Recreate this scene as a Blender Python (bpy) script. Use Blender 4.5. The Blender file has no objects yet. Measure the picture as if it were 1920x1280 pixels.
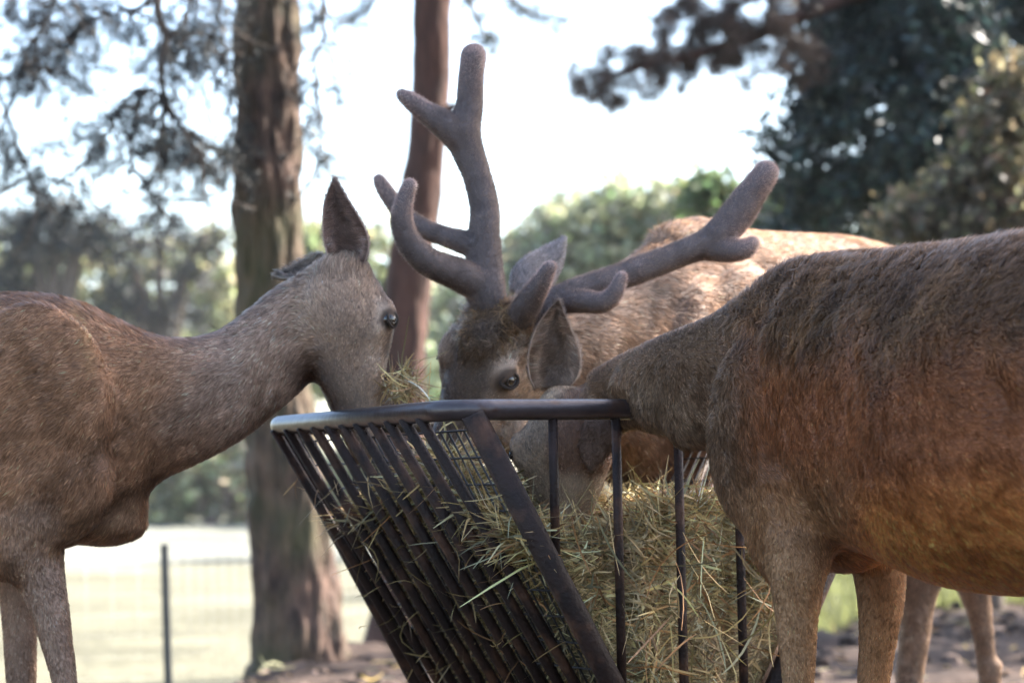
import bpy, math, random
import numpy as np
from mathutils import Vector, Matrix, kdtree
from mathutils.bvhtree import BVHTree

FUR = True
rng = np.random.default_rng(11)
random.seed(11)
scene = bpy.context.scene
COL = scene.collection
PI = math.pi

# ------------------------------------------------------------------ camera, sky, sun, exposure
LENS, SENSOR = 85.0, 36.0
FPX = LENS / SENSOR * 1920.0
CAM = np.array([0.0, 0.0, 0.75])
PITCH = math.atan(280.0 / FPX)
ROLL = math.radians(1.2)
_F = np.array([0, math.cos(PITCH), math.sin(PITCH)])
_U0 = np.array([0, -math.sin(PITCH), math.cos(PITCH)])
_R0 = np.array([1.0, 0, 0])
_R = math.cos(ROLL) * _R0 - math.sin(ROLL) * _U0
_U = math.sin(ROLL) * _R0 + math.cos(ROLL) * _U0

cam_d = bpy.data.cameras.new('camera')
cam = bpy.data.objects.new('camera', cam_d)
COL.objects.link(cam)
cam.matrix_world = Matrix(((_R[0], _U[0], -_F[0], CAM[0]), (_R[1], _U[1], -_F[1], CAM[1]),
                           (_R[2], _U[2], -_F[2], CAM[2]), (0, 0, 0, 1)))
cam_d.lens = LENS
cam_d.sensor_width = SENSOR
cam_d.clip_end = 2000
cam_d.dof.use_dof = True
cam_d.dof.focus_distance = 3.95
cam_d.dof.aperture_fstop = 4.5
scene.camera = cam

SUN_DIR = np.array([0.70, 0.30, 0.70])
SUN_DIR = SUN_DIR / np.linalg.norm(SUN_DIR)
SUN_EL = math.asin(SUN_DIR[2])
SUN_AZ = math.atan2(SUN_DIR[0], SUN_DIR[1])
world = bpy.data.worlds.new('World')
scene.world = world
world.use_nodes = True
wn = world.node_tree
sky = wn.nodes.new('ShaderNodeTexSky')
sky.sky_type = 'NISHITA'
sky.sun_disc = False
sky.sun_elevation = SUN_EL
sky.sun_rotation = SUN_AZ
sky.air_density = 1.0
sky.dust_density = 2.0
bg = wn.nodes['Background']
bg.inputs['Strength'].default_value = 0.12
wn.links.new(sky.outputs[0], bg.inputs['Color'])

sun_d = bpy.data.lights.new('sun', 'SUN')
sun_d.energy = 5.0
sun_d.angle = math.radians(0.53)
sun_d.color = (1.0, 0.93, 0.84)
sun = bpy.data.objects.new('sun', sun_d)
COL.objects.link(sun)
sun.rotation_euler = Vector(SUN_DIR).to_track_quat('Z', 'Y').to_euler()
sun.location = (6, 4, 9)

scene.view_settings.view_transform = 'Standard'
scene.view_settings.look = 'None'
scene.view_settings.exposure = 2.65
scene.view_settings.gamma = 1.0
scene.view_settings.use_curve_mapping = False
scene.render.engine = 'CYCLES'
scene.cycles.use_denoising = True
scene.cycles.max_bounces = 8
scene.cycles.transparent_max_bounces = 8
scene.cycles_curves.shape = 'RIBBONS'


# ------------------------------------------------------------------ helpers
def P(px, py, d):
    """world point seen at pixel (px, py) of the 1920x1280 photograph, at depth d metres"""
    return CAM + d * (_F + _R * ((px - 960.0) / FPX) + _U * ((640.0 - py) / FPX))


def proj(pts):
    q = pts - CAM
    d = q @ _F
    d = np.where(d < 1e-3, 1e-3, d)
    return np.stack([960 + FPX * (q @ _R) / d, 640 - FPX * (q @ _U) / d, d], axis=1)


def nrm(v):
    v = np.asarray(v, float)
    return v / (np.linalg.norm(v, axis=-1, keepdims=True) + 1e-12)


def vnoise(p, freq, seed=0):
    """smooth value noise in [-1, 1] for (n,3) points"""
    q = np.asarray(p, float) * freq + 37.13 * (seed + 1)
    i = np.floor(q).astype(np.int64)
    f = q - i
    f = f * f * (3 - 2 * f)

    def h(a, b, c):
        n = (a * 374761393 + b * 668265263 + c * 2147483647 + seed * 144665) & 0xFFFFFFFF
        n = ((n ^ (n >> 13)) * 1274126177) & 0xFFFFFFFF
        n = n ^ (n >> 16)
        return (n & 0xFFFF) / 32767.5 - 1.0
    r = 0
    for dx in (0, 1):
        for dy in (0, 1):
            for dz in (0, 1):
                w = (f[:, 0] if dx else 1 - f[:, 0]) * (f[:, 1] if dy else 1 - f[:, 1]) * (f[:, 2] if dz else 1 - f[:, 2])
                r = r + w * h(i[:, 0] + dx, i[:, 1] + dy, i[:, 2] + dz)
    return r


def fnoise(p, freq, seed=0, octv=3):
    r, a = 0, 1.0
    for k in range(octv):
        r = r + a * vnoise(p, freq * 2 ** k, seed + k * 7)
        a *= 0.5
    return r


def sstep(a, b, x):
    t = np.clip((x - a) / (b - a), 0, 1)
    return t * t * (3 - 2 * t)


def tag(o, label=None, cat=None, group=None, kind=None):
    if label: o['label'] = label
    if cat: o['category'] = cat
    if group: o['group'] = group
    if kind: o['kind'] = kind
    return o


def link(o, parent=None):
    COL.objects.link(o)
    if parent is not None:
        o.parent = parent
        if parent.type == 'EMPTY':            # every mesh keeps world coordinates
            o.matrix_parent_inverse = Matrix.Translation(parent.location).inverted()
    return o


def empty(name, loc):
    o = bpy.data.objects.new(name, None)
    o.location = [float(c) for c in loc]
    o.empty_display_size = 0.1
    COL.objects.link(o)
    return o


def mesh_from(name, verts, faces, mat=None, smooth=True):
    me = bpy.data.meshes.new(name)
    verts = np.asarray(verts, np.float32)
    if isinstance(faces, np.ndarray):
        n, k = faces.shape
        me.vertices.add(len(verts))
        me.vertices.foreach_set('co', verts.ravel())
        me.loops.add(n * k)
        me.loops.foreach_set('vertex_index', faces.astype(np.int32).ravel())
        me.polygons.add(n)
        me.polygons.foreach_set('loop_start', np.arange(0, n * k, k, dtype=np.int32))
        me.polygons.foreach_set('loop_total', np.full(n, k, dtype=np.int32))
        me.update(calc_edges=True)
    else:
        me.from_pydata(verts.tolist(), [], [list(map(int, f)) for f in faces])
    me.polygons.foreach_set('use_smooth', np.full(len(me.polygons), smooth))
    if mat:
        me.materials.append(mat)
    me.update()
    return me


def mobj(name, verts, faces, mat=None, parent=None, smooth=True):
    """one mesh object; verts are world coordinates"""
    return link(bpy.data.objects.new(name, mesh_from(name, verts, faces, mat, smooth)), parent)


def set_col(me, cols, domain='POINT', name='col'):
    a = me.attributes.new(name, 'FLOAT_COLOR', domain)
    c = np.ones((len(cols), 4), np.float32)
    c[:, :3] = cols
    a.data.foreach_set('color', c.ravel())


class MB:
    """collects vertices and faces"""
    def __init__(self):
        self.v, self.f, self.n = [], [], 0

    def add(self, v, f):
        v = np.asarray(v, float)
        self.v.append(v)
        self.f.extend([[i + self.n for i in q] for q in f])
        self.n += len(v)

    def verts(self):
        return np.concatenate(self.v)

    def build(self, name, mat, parent=None, smooth=True):
        return mobj(name, self.verts(), self.f, mat, parent, smooth)


def catmull(a, sub):
    a = np.asarray(a, float)
    n = len(a)
    out = []
    for i in range(n - 1):
        p0 = a[max(i - 1, 0)]; p1 = a[i]; p2 = a[i + 1]; p3 = a[min(i + 2, n - 1)]
        for k in range(sub):
            t = k / sub
            out.append(0.5 * ((2 * p1) + (-p0 + p2) * t + (2 * p0 - 5 * p1 + 4 * p2 - p3) * t * t + (-p0 + 3 * p1 - 3 * p2 + p3) * t ** 3))
    out.append(a[-1])
    return np.array(out)


def rings_to_faces(nr, ns, closed_caps=True):
    f = []
    for i in range(nr - 1):
        for j in range(ns):
            k = (j + 1) % ns
            f.append((i * ns + j, i * ns + k, (i + 1) * ns + k, (i + 1) * ns + j))
    if closed_caps:
        f.append(tuple(range(ns - 1, -1, -1)))
        f.append(tuple((nr - 1) * ns + j for j in range(ns)))
    return f


def tube(pts, rad, ns=12, sub=1, round_ends=False, closed=False):
    """swept tube with varying radius -> verts, faces"""
    pts = np.asarray(pts, float)
    rad = np.broadcast_to(np.asarray(rad, float), (len(pts),)).copy()
    if sub > 1:
        pr = catmull(np.concatenate([pts, rad[:, None]], axis=1), sub)
        pts, rad = pr[:, :3], pr[:, 3]
    if round_ends:
        d0, d1 = nrm(pts[0] - pts[1]), nrm(pts[-1] - pts[-2])
        a = [pts[0] + d0 * rad[0] * s for s in (0.97, 0.8, 0.45)]
        b = [pts[-1] + d1 * rad[-1] * s for s in (0.45, 0.8, 0.97)]
        ra = [rad[0] * s for s in (0.24, 0.6, 0.9)]
        rb = [rad[-1] * s for s in (0.9, 0.6, 0.24)]
        pts = np.concatenate([a, pts, b]); rad = np.concatenate([ra, rad, rb])
    n = len(pts)
    tan = np.zeros_like(pts)
    if closed:
        tan = np.roll(pts, -1, 0) - np.roll(pts, 1, 0)
    else:
        tan[1:-1] = pts[2:] - pts[:-2]; tan[0] = pts[1] - pts[0]; tan[-1] = pts[-1] - pts[-2]
    tan = nrm(tan)
    ref = np.array([0, 0, 1.0]) if abs(tan[0][2]) < 0.9 else np.array([0, 1.0, 0])
    nv = nrm(ref - tan[0] * (ref @ tan[0]))
    th = np.arange(ns) * 2 * PI / ns
    V = []
    for i in range(n):
        nv = nrm(nv - tan[i] * (nv @ tan[i]))
        b = np.cross(tan[i], nv)
        V.append(pts[i] + rad[i] * (np.cos(th)[:, None] * nv + np.sin(th)[:, None] * b))
    V = np.concatenate(V)
    f = rings_to_faces(n, ns, not closed)
    if closed:
        for j in range(ns):
            k = (j + 1) % ns
            f.append(((n - 1) * ns + j, (n - 1) * ns + k, k, j))
    return V, f


def loft(stations, ns=28, sub=5, expo=2.2):
    """stations: (top point, bottom point, half width, lateral unit vector). returns verts, faces, axis directions"""
    A = np.array([np.concatenate([t, b, [w], l]) for t, b, w, l in stations])
    A = catmull(A, sub)
    T, B, w, L = A[:, :3], A[:, 3:6], A[:, 6], nrm(A[:, 7:10])
    C = (T + B) / 2
    a = (T - B) / 2
    th = np.arange(ns) * 2 * PI / ns
    c, s = np.cos(th), np.sin(th)
    ex = 2.0 / expo
    c = np.sign(c) * np.abs(c) ** ex
    s = np.sign(s) * np.abs(s) ** ex
    V = C[:, None] + a[:, None] * c[None, :, None] + (L * w[:, None])[:, None] * s[None, :, None]
    ax = np.gradient(C, axis=0)
    ax = nrm(ax)
    return V.reshape(-1, 3), rings_to_faces(len(C), ns), np.repeat(ax, ns, 0)


def ellip(c, ax, r, nu=14, nv=10):
    """ellipsoid blob: centre c, axes rows ax (3x3 unit), radii r"""
    th = np.arange(nu) * 2 * PI / nu
    V = []
    ph = np.linspace(0.12, PI - 0.12, nv)
    for p in ph:
        V.append(np.stack([np.sin(p) * np.cos(th), np.sin(p) * np.sin(th), np.full(nu, np.cos(p))], 1))
    V = np.concatenate(V) * np.asarray(r)
    return np.asarray(c) + V @ np.asarray(ax), rings_to_faces(nv, nu)


def remesh(parts, voxel, smooth_it, smooth_f=0.5):
    mb = MB()
    for v, f in parts:
        mb.add(v, f)
    me = mesh_from('tmp', mb.verts(), mb.f)
    o = bpy.data.objects.new('tmp', me)
    COL.objects.link(o)
    m = o.modifiers.new('r', 'REMESH')
    m.mode = 'VOXEL'; m.voxel_size = voxel; m.use_smooth_shade = True
    s = o.modifiers.new('s', 'SMOOTH')
    s.factor = smooth_f; s.iterations = smooth_it
    dg = bpy.context.evaluated_depsgraph_get()
    dg.update()
    me2 = bpy.data.meshes.new_from_object(o.evaluated_get(dg))
    bpy.data.objects.remove(o)
    bpy.data.meshes.remove(me)
    me2.polygons.foreach_set('use_smooth', np.full(len(me2.polygons), True))
    return me2


def mverts(me):
    a = np.empty(len(me.vertices) * 3, np.float32)
    me.vertices.foreach_get('co', a)
    return a.reshape(-1, 3).astype(float)


# ------------------------------------------------------------------ materials
def mat_new(name):
    m = bpy.data.materials.new(name)
    m.use_nodes = True
    nt = m.node_tree
    b = nt.nodes['Principled BSDF']
    return m, nt, b


def nd(nt, typ, **kw):
    n = nt.nodes.new(typ)
    for k, v in kw.items():
        if k in n.inputs.keys():
            n.inputs[k].default_value = v
        else:
            setattr(n, k, v)
    return n


def mat_noise(name, c1, c2, scale=8.0, rough=0.7, bump=0.0, bscale=None, metal=0.0, stretch=None, detail=6.0, spec=0.4, extra=None):
    m, nt, b = mat_new(name)
    tc = nd(nt, 'ShaderNodeTexCoord')
    mp = nd(nt, 'ShaderNodeMapping')
    nt.links.new(tc.outputs['Object'], mp.inputs['Vector'])
    if stretch: mp.inputs['Scale'].default_value = stretch
    n = nd(nt, 'ShaderNodeTexNoise', Scale=scale, Detail=detail, Roughness=0.6)
    nt.links.new(mp.outputs[0], n.inputs['Vector'])
    r = nd(nt, 'ShaderNodeValToRGB')
    r.color_ramp.elements[0].position = 0.32; r.color_ramp.elements[0].color = (*c1, 1)
    r.color_ramp.elements[1].position = 0.68; r.color_ramp.elements[1].color = (*c2, 1)
    nt.links.new(n.outputs['Fac'], r.inputs['Fac'])
    src = r.outputs['Color']
    if extra:
        c3, sc3, lo, hi = extra
        n3 = nd(nt, 'ShaderNodeTexNoise', Scale=sc3, Detail=5.0)
        nt.links.new(tc.outputs['Object'], n3.inputs['Vector'])
        r3 = nd(nt, 'ShaderNodeMapRange')
        r3.inputs[1].default_value = lo; r3.inputs[2].default_value = hi
        nt.links.new(n3.outputs['Fac'], r3.inputs[0])
        mx = nd(nt, 'ShaderNodeMixRGB')
        mx.inputs['Color2'].default_value = (*c3, 1)
        nt.links.new(r3.outputs[0], mx.inputs['Fac'])
        nt.links.new(src, mx.inputs['Color1'])
        src = mx.outputs[0]
    nt.links.new(src, b.inputs['Base Color'])
    b.inputs['Roughness'].default_value = rough
    b.inputs['Metallic'].default_value = metal
    b.inputs['Specular IOR Level'].default_value = spec
    if bump > 0:
        n2 = nd(nt, 'ShaderNodeTexNoise', Scale=bscale or scale * 3, Detail=6.0)
        nt.links.new(mp.outputs[0], n2.inputs['Vector'])
        bp = nd(nt, 'ShaderNodeBump', Strength=bump, Distance=0.02)
        nt.links.new(n2.outputs['Fac'], bp.inputs['Height'])
        nt.links.new(bp.outputs[0], b.inputs['Normal'])
    return m


def mat_attr(name, rough=0.6, spec=0.3, transl=0.0, tint=(1, 1, 1), nor=False):
    """colour read from the attribute 'col', with some light passing through thin pieces"""
    m, nt, b = mat_new(name)
    a = nd(nt, 'ShaderNodeAttribute', attribute_name='col')
    nt.links.new(a.outputs['Color'], b.inputs['Base Color'])
    b.inputs['Roughness'].default_value = rough
    b.inputs['Specular IOR Level'].default_value = spec
    if nor:                                   # strands shade with the lie of the coat they belong to
        an = nd(nt, 'ShaderNodeAttribute', attribute_name='nor')
        nt.links.new(an.outputs['Vector'], b.inputs['Normal'])
    if transl > 0:
        t = nd(nt, 'ShaderNodeBsdfTranslucent')
        g = nd(nt, 'ShaderNodeMixRGB', blend_type='MULTIPLY')
        g.inputs['Fac'].default_value = 1.0
        g.inputs['Color2'].default_value = (*tint, 1)
        nt.links.new(a.outputs['Color'], g.inputs['Color1'])
        nt.links.new(g.outputs[0], t.inputs['Color'])
        mx = nd(nt, 'ShaderNodeMixShader')
        mx.inputs[0].default_value = transl
        nt.links.new(b.outputs[0], mx.inputs[1])
        nt.links.new(t.outputs[0], mx.inputs[2])
        nt.links.new(mx.outputs[0], nt.nodes['Material Output'].inputs['Surface'])
    return m


M = {}
M['fur'] = mat_attr('fur', 0.45, 0.3, 0.12, nor=True)
M['skin'] = mat_attr('skin', 0.8, 0.15)
M['velvet'] = mat_attr('velvet_fuzz', 0.6, 0.2, 0.2, nor=True)
M['fuzz'] = mat_attr('velvet_edge_hair', 0.6, 0.2, 0.7)
M['velvet_skin'] = mat_noise('velvet_skin', (0.10, 0.08, 0.078), (0.16, 0.125, 0.12), 30, 0.8, 0.15, 120)
M['eye'] = mat_noise('eyeball', (0.006, 0.004, 0.003), (0.02, 0.012, 0.008), 60, 0.06, spec=0.7)
M['iris'] = mat_noise('iris', (0.015, 0.009, 0.006), (0.03, 0.018, 0.011), 90, 0.15, spec=0.5)
M['lid'] = mat_noise('eyelid_skin', (0.02, 0.015, 0.012), (0.045, 0.032, 0.026), 80, 0.75, 0.2, 200, spec=0.15)
M['hay'] = mat_attr('hay_blades', 0.5, 0.35, 0.25)
M['leaf'] = mat_attr('leaves', 0.5, 0.4, 0.5, (1.7, 1.75, 1.35))
M['leaf_dry'] = mat_attr('clods_and_straw', 0.9, 0.1)
M['needle'] = mat_attr('needles', 0.5, 0.4, 0.15)
M['haycore'] = mat_noise('packed_hay', (0.03, 0.025, 0.012), (0.12, 0.095, 0.045), 60, 0.9, 0.8, 90)
M['steel'] = mat_noise('brown_painted_steel', (0.010, 0.0055, 0.0045), (0.024, 0.012, 0.009), 18, 0.6, 0.25, 140, spec=0.22,
                       extra=((0.07, 0.032, 0.018), 16.0, 0.52, 0.68))
M['wire'] = mat_noise('dark_wire', (0.012, 0.01, 0.01), (0.03, 0.024, 0.022), 40, 0.5)
def rim_material():
    m = mat_noise('worn_rim_steel', (0.03, 0.02, 0.018), (0.07, 0.055, 0.055), 9, 0.34, 0.06, 90, metal=0.5, spec=0.5,
                  extra=((0.05, 0.026, 0.018), 22.0, 0.54, 0.66))
    nt = m.node_tree
    b = nt.nodes['Principled BSDF']
    src = b.inputs['Base Color'].links[0].from_socket
    at = nd(nt, 'ShaderNodeAttribute', attribute_name='wear')
    tc = nd(nt, 'ShaderNodeTexCoord')
    n = nd(nt, 'ShaderNodeTexNoise', Scale=26.0, Detail=6.0)
    nt.links.new(tc.outputs['Object'], n.inputs['Vector'])
    ad = nd(nt, 'ShaderNodeMath', operation='ADD')
    nt.links.new(at.outputs['Fac'], ad.inputs[0]); nt.links.new(n.outputs['Fac'], ad.inputs[1])
    mr = nd(nt, 'ShaderNodeMapRange')
    mr.inputs[1].default_value = 0.75; mr.inputs[2].default_value = 1.35
    nt.links.new(ad.outputs[0], mr.inputs[0])
    mx = nd(nt, 'ShaderNodeMixRGB')
    mx.inputs['Color2'].default_value = (0.11, 0.11, 0.115, 1)
    nt.links.new(mr.outputs[0], mx.inputs['Fac']); nt.links.new(src, mx.inputs['Color1'])
    nt.links.new(mx.outputs[0], b.inputs['Base Color'])
    m2 = nd(nt, 'ShaderNodeMapRange')
    m2.inputs[3].default_value = 0.45; m2.inputs[4].default_value = 0.9
    nt.links.new(mr.outputs[0], m2.inputs[0])
    nt.links.new(m2.outputs[0], b.inputs['Metallic'])
    return m


M['rim'] = rim_material()
M['post'] = mat_noise('dark_fence_steel', (0.018, 0.02, 0.02), (0.04, 0.042, 0.042), 20, 0.6)
M['fwire'] = mat_noise('galvanised_wire', (0.25, 0.25, 0.24), (0.4, 0.4, 0.38), 20, 0.5, metal=0.6)

# ------------------------------------------------------------------ ground
def ground_z(x, y):
    z = -0.45 * sstep(-1.05, -1.7, x) * sstep(6.0, 8.3, y)
    z2 = -0.45 * sstep(11.6, 14.0, y) * sstep(2.4, 1.2, x)
    z = np.minimum(z, z2)
    return z


def build_ground():
    xs = np.concatenate([np.linspace(-200, -30, 14), np.linspace(-26, -4, 30), np.linspace(-3.7, 6, 110), np.linspace(6.5, 26, 30), np.linspace(30, 200, 14)])
    ys = np.concatenate([np.linspace(-60, 1, 10), np.linspace(1.5, 7, 20), np.linspace(7.1, 22, 170), np.linspace(22.6, 60, 50), np.linspace(64, 230, 16)])
    X, Y = np.meshgrid(xs, ys)
    p = np.stack([X.ravel(), Y.ravel(), np.zeros(X.size)], 1)
    z = ground_z(p[:, 0], p[:, 1])
    near = sstep(24, 17, p[:, 1]) * sstep(2, 7, p[:, 1]) * sstep(-1.9, -1.2, p[:, 0])
    z = z + near * (0.035 * fnoise(p, 2.2, 3, 3) + 0.035 * fnoise(p, 7, 5, 2))
    # far land rises gently
    z = z + 0.62 * sstep(46, 60, p[:, 1]) * sstep(2.4, 1.2, p[:, 0]) + 1.5 * sstep(80, 200, p[:, 1])
    p[:, 2] = z
    ny, nx = X.shape
    i = np.arange(ny * nx).reshape(ny, nx)
    f = np.stack([i[:-1, :-1].ravel(), i[:-1, 1:].ravel(), i[1:, 1:].ravel(), i[1:, :-1].ravel()], 1)
    m, nt, b = mat_new('ground_cover')
    a = nd(nt, 'ShaderNodeAttribute', attribute_name='col')
    tc = nd(nt, 'ShaderNodeTexCoord')
    n = nd(nt, 'ShaderNodeTexNoise', Scale=9.0, Detail=8.0, Roughness=0.65)
    nt.links.new(tc.outputs['Object'], n.inputs['Vector'])
    mr = nd(nt, 'ShaderNodeMapRange')
    mr.inputs[1].default_value = 0.3; mr.inputs[2].default_value = 0.7
    mr.inputs[3].default_value = 0.4; mr.inputs[4].default_value = 1.6
    nt.links.new(n.outputs['Fac'], mr.inputs[0])
    mx = nd(nt, 'ShaderNodeMixRGB', blend_type='MULTIPLY')
    mx.inputs['Fac'].default_value = 1.0
    nt.links.new(a.outputs['Color'], mx.inputs['Color1'])
    nt.links.new(mr.outputs[0], mx.inputs['Color2'])
    nt.links.new(mx.outputs[0], b.inputs['Base Color'])
    b.inputs['Roughness'].default_value = 0.95
    b.inputs['Specular IOR Level'].default_value = 0.1
    bp = nd(nt, 'ShaderNodeBump', Strength=0.6, Distance=0.03)
    nt.links.new(n.outputs['Fac'], bp.inputs['Height'])
    nt.links.new(bp.outputs[0], b.inputs['Normal'])
    o = mobj('ground', p, f, m)
    soil = np.array([0.052, 0.037, 0.03]); dry = np.array([0.105, 0.10, 0.068]); pale = np.array([0.135, 0.137, 0.112]); green = np.array([0.095, 0.10, 0.05])
    t_left = np.maximum(sstep(-1.15, -1.6, p[:, 0]) * sstep(6, 8.0, p[:, 1]), sstep(11.8, 13.5, p[:, 1]) * sstep(2.2, 1.2, p[:, 0]))
    t_sand = sstep(43, 46, p[:, 1] + 1.5 * fnoise(p, 0.3, 9)) * sstep(70, 60, p[:, 1]) * sstep(4, 0, p[:, 0])
    t_green = np.maximum(sstep(14.6, 15.6, p[:, 1]) * sstep(1.2, 2.4, p[:, 0]), sstep(64, 72, p[:, 1]))
    c = soil * np.ones((len(p), 1))
    c = c * (1 - t_left[:, None]) + dry * t_left[:, None]
    c = c * (1 - t_sand[:, None]) + pale * t_sand[:, None]
    c = c * (1 - t_green[:, None]) + green * t_green[:, None]
    c = c * (1 + 0.25 * fnoise(p, 0.9, 4) + 0.2 * fnoise(p, 0.25, 6))[:, None]
    set_col(o.data, np.clip(c, 0.01, 1))
    tag(o, kind='structure')


build_ground()

# ------------------------------------------------------------------ trees
def leaf_quads(pts, size, seed, col, colvar=0.35, aspect=0.55, out=None):
    """a diamond leaf at every point, random orientation -> verts, faces, colours"""
    r = np.random.default_rng(seed)
    n = len(pts)
    d = nrm(r.normal(size=(n, 3)))
    e = nrm(np.cross(d, r.normal(size=(n, 3))))
    s = size * r.uniform(0.6, 1.4, (n, 1))
    V = np.stack([pts - d * s, pts + e * s * aspect, pts + d * s, pts - e * s * aspect], 1).reshape(-1, 3)
    F = np.arange(4 * n).reshape(n, 4)
    c = np.asarray(col)[None] * np.exp(r.normal(0, colvar, (n, 1))) * (1 + r.normal(0, 0.08, (n, 3)))
    return V, F, np.repeat(np.clip(c, 0.004, 0.6), 4, 0)


def clumps(lobes, n_clump, n_leaf, clump_r, seed, hollow=0.5):
    """points scattered in clumps through ellipsoid lobes (centre, radii)"""
    r = np.random.default_rng(seed)
    vol = np.array([rd[0] * rd[1] * rd[2] for _, rd in lobes]) ** 0.67
    cnt = np.maximum(1, (n_clump * vol / vol.sum()).astype(int))
    pts = []
    for (c, rd), k in zip(lobes, cnt):
        d = nrm(r.normal(size=(k, 3))) * (hollow + (1 - hollow) * r.uniform(0, 1, (k, 1)) ** 0.5)
        cc = np.asarray(c) + d * np.asarray(rd)
        q = cc[:, None] + r.normal(size=(k, n_leaf, 3)) * clump_r * r.uniform(0.6, 1.3, (k, 1, 1))
        pts.append(q.reshape(-1, 3))
    return np.concatenate(pts)


def needles(tufts, dirs, n, ln, wid, seed, col, colvar=0.3):
    """tufts of thin needle triangles round each tuft point"""
    r = np.random.default_rng(seed)
    m = len(tufts)
    d = nrm(r.normal(size=(m, n, 3)) + 0.8 * dirs[:, None])
    L = ln * r.uniform(0.6, 1.2, (m, n, 1))
    base = tufts[:, None] + d * 0.01 + r.normal(size=(m, n, 3)) * ln * 0.18
    s = nrm(np.cross(d, r.normal(size=(m, n, 3)))) * wid
    V = np.stack([base - s, base + s, base + d * L], 2).reshape(-1, 3)
    F = np.arange(3 * m * n).reshape(-1, 3)
    c = np.asarray(col) * np.exp(r.normal(0, colvar, (m, 1, 1))) * np.exp(r.normal(0, 0.15, (m, n, 1)))
    c = np.broadcast_to(c, (m, n, 3)).reshape(-1, 3)
    return V, F, np.repeat(np.clip(c, 0.004, 0.5), 3, 0)


def foliage(name, V, F, C, mat, parent):
    o = mobj(name, V, F, mat, parent, smooth=False)
    set_col(o.data, C)
    return o


def trunk_mesh(name, pts, rad, mat, parent, ns=56, rough=0.03, seed=1, sub=10, freq=9.0):
    V, f = tube(pts, rad, ns, sub)
    nr = len(V) // ns
    ctr = V.reshape(nr, ns, 3).mean(1)
    out = V - np.repeat(ctr, ns, 0)
    q = V * np.array([1, 1, 0.27])
    n1 = np.abs(fnoise(q, freq, seed, 3))
    n2 = fnoise(V, 2.0, seed + 5, 2)
    V = V + nrm(out) * ((n1 - 0.45) * rough + n2 * rough * 0.22)[:, None]
    return mobj(name, V, f, mat, parent)


M['bark'] = mat_noise('mossy_pine_bark', (0.011, 0.007, 0.005), (0.115, 0.066, 0.046), 24, 0.9, 1.0, 45, stretch=(1, 1, 0.3),
                      extra=((0.05, 0.052, 0.018), 2.2, 0.42, 0.8))
M['bark_red'] = mat_noise('reddish_pine_bark', (0.022, 0.010, 0.007), (0.085, 0.038, 0.026), 16, 0.9, 0.8, 40, stretch=(1, 1, 0.25))
M['bark_dull'] = mat_noise('grey_brown_bark', (0.05, 0.038, 0.03), (0.12, 0.09, 0.07), 14, 0.9, 0.6, 30, stretch=(1, 1, 0.3))


def path(*pp):
    return np.array([P(*q) for q in pp])


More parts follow.
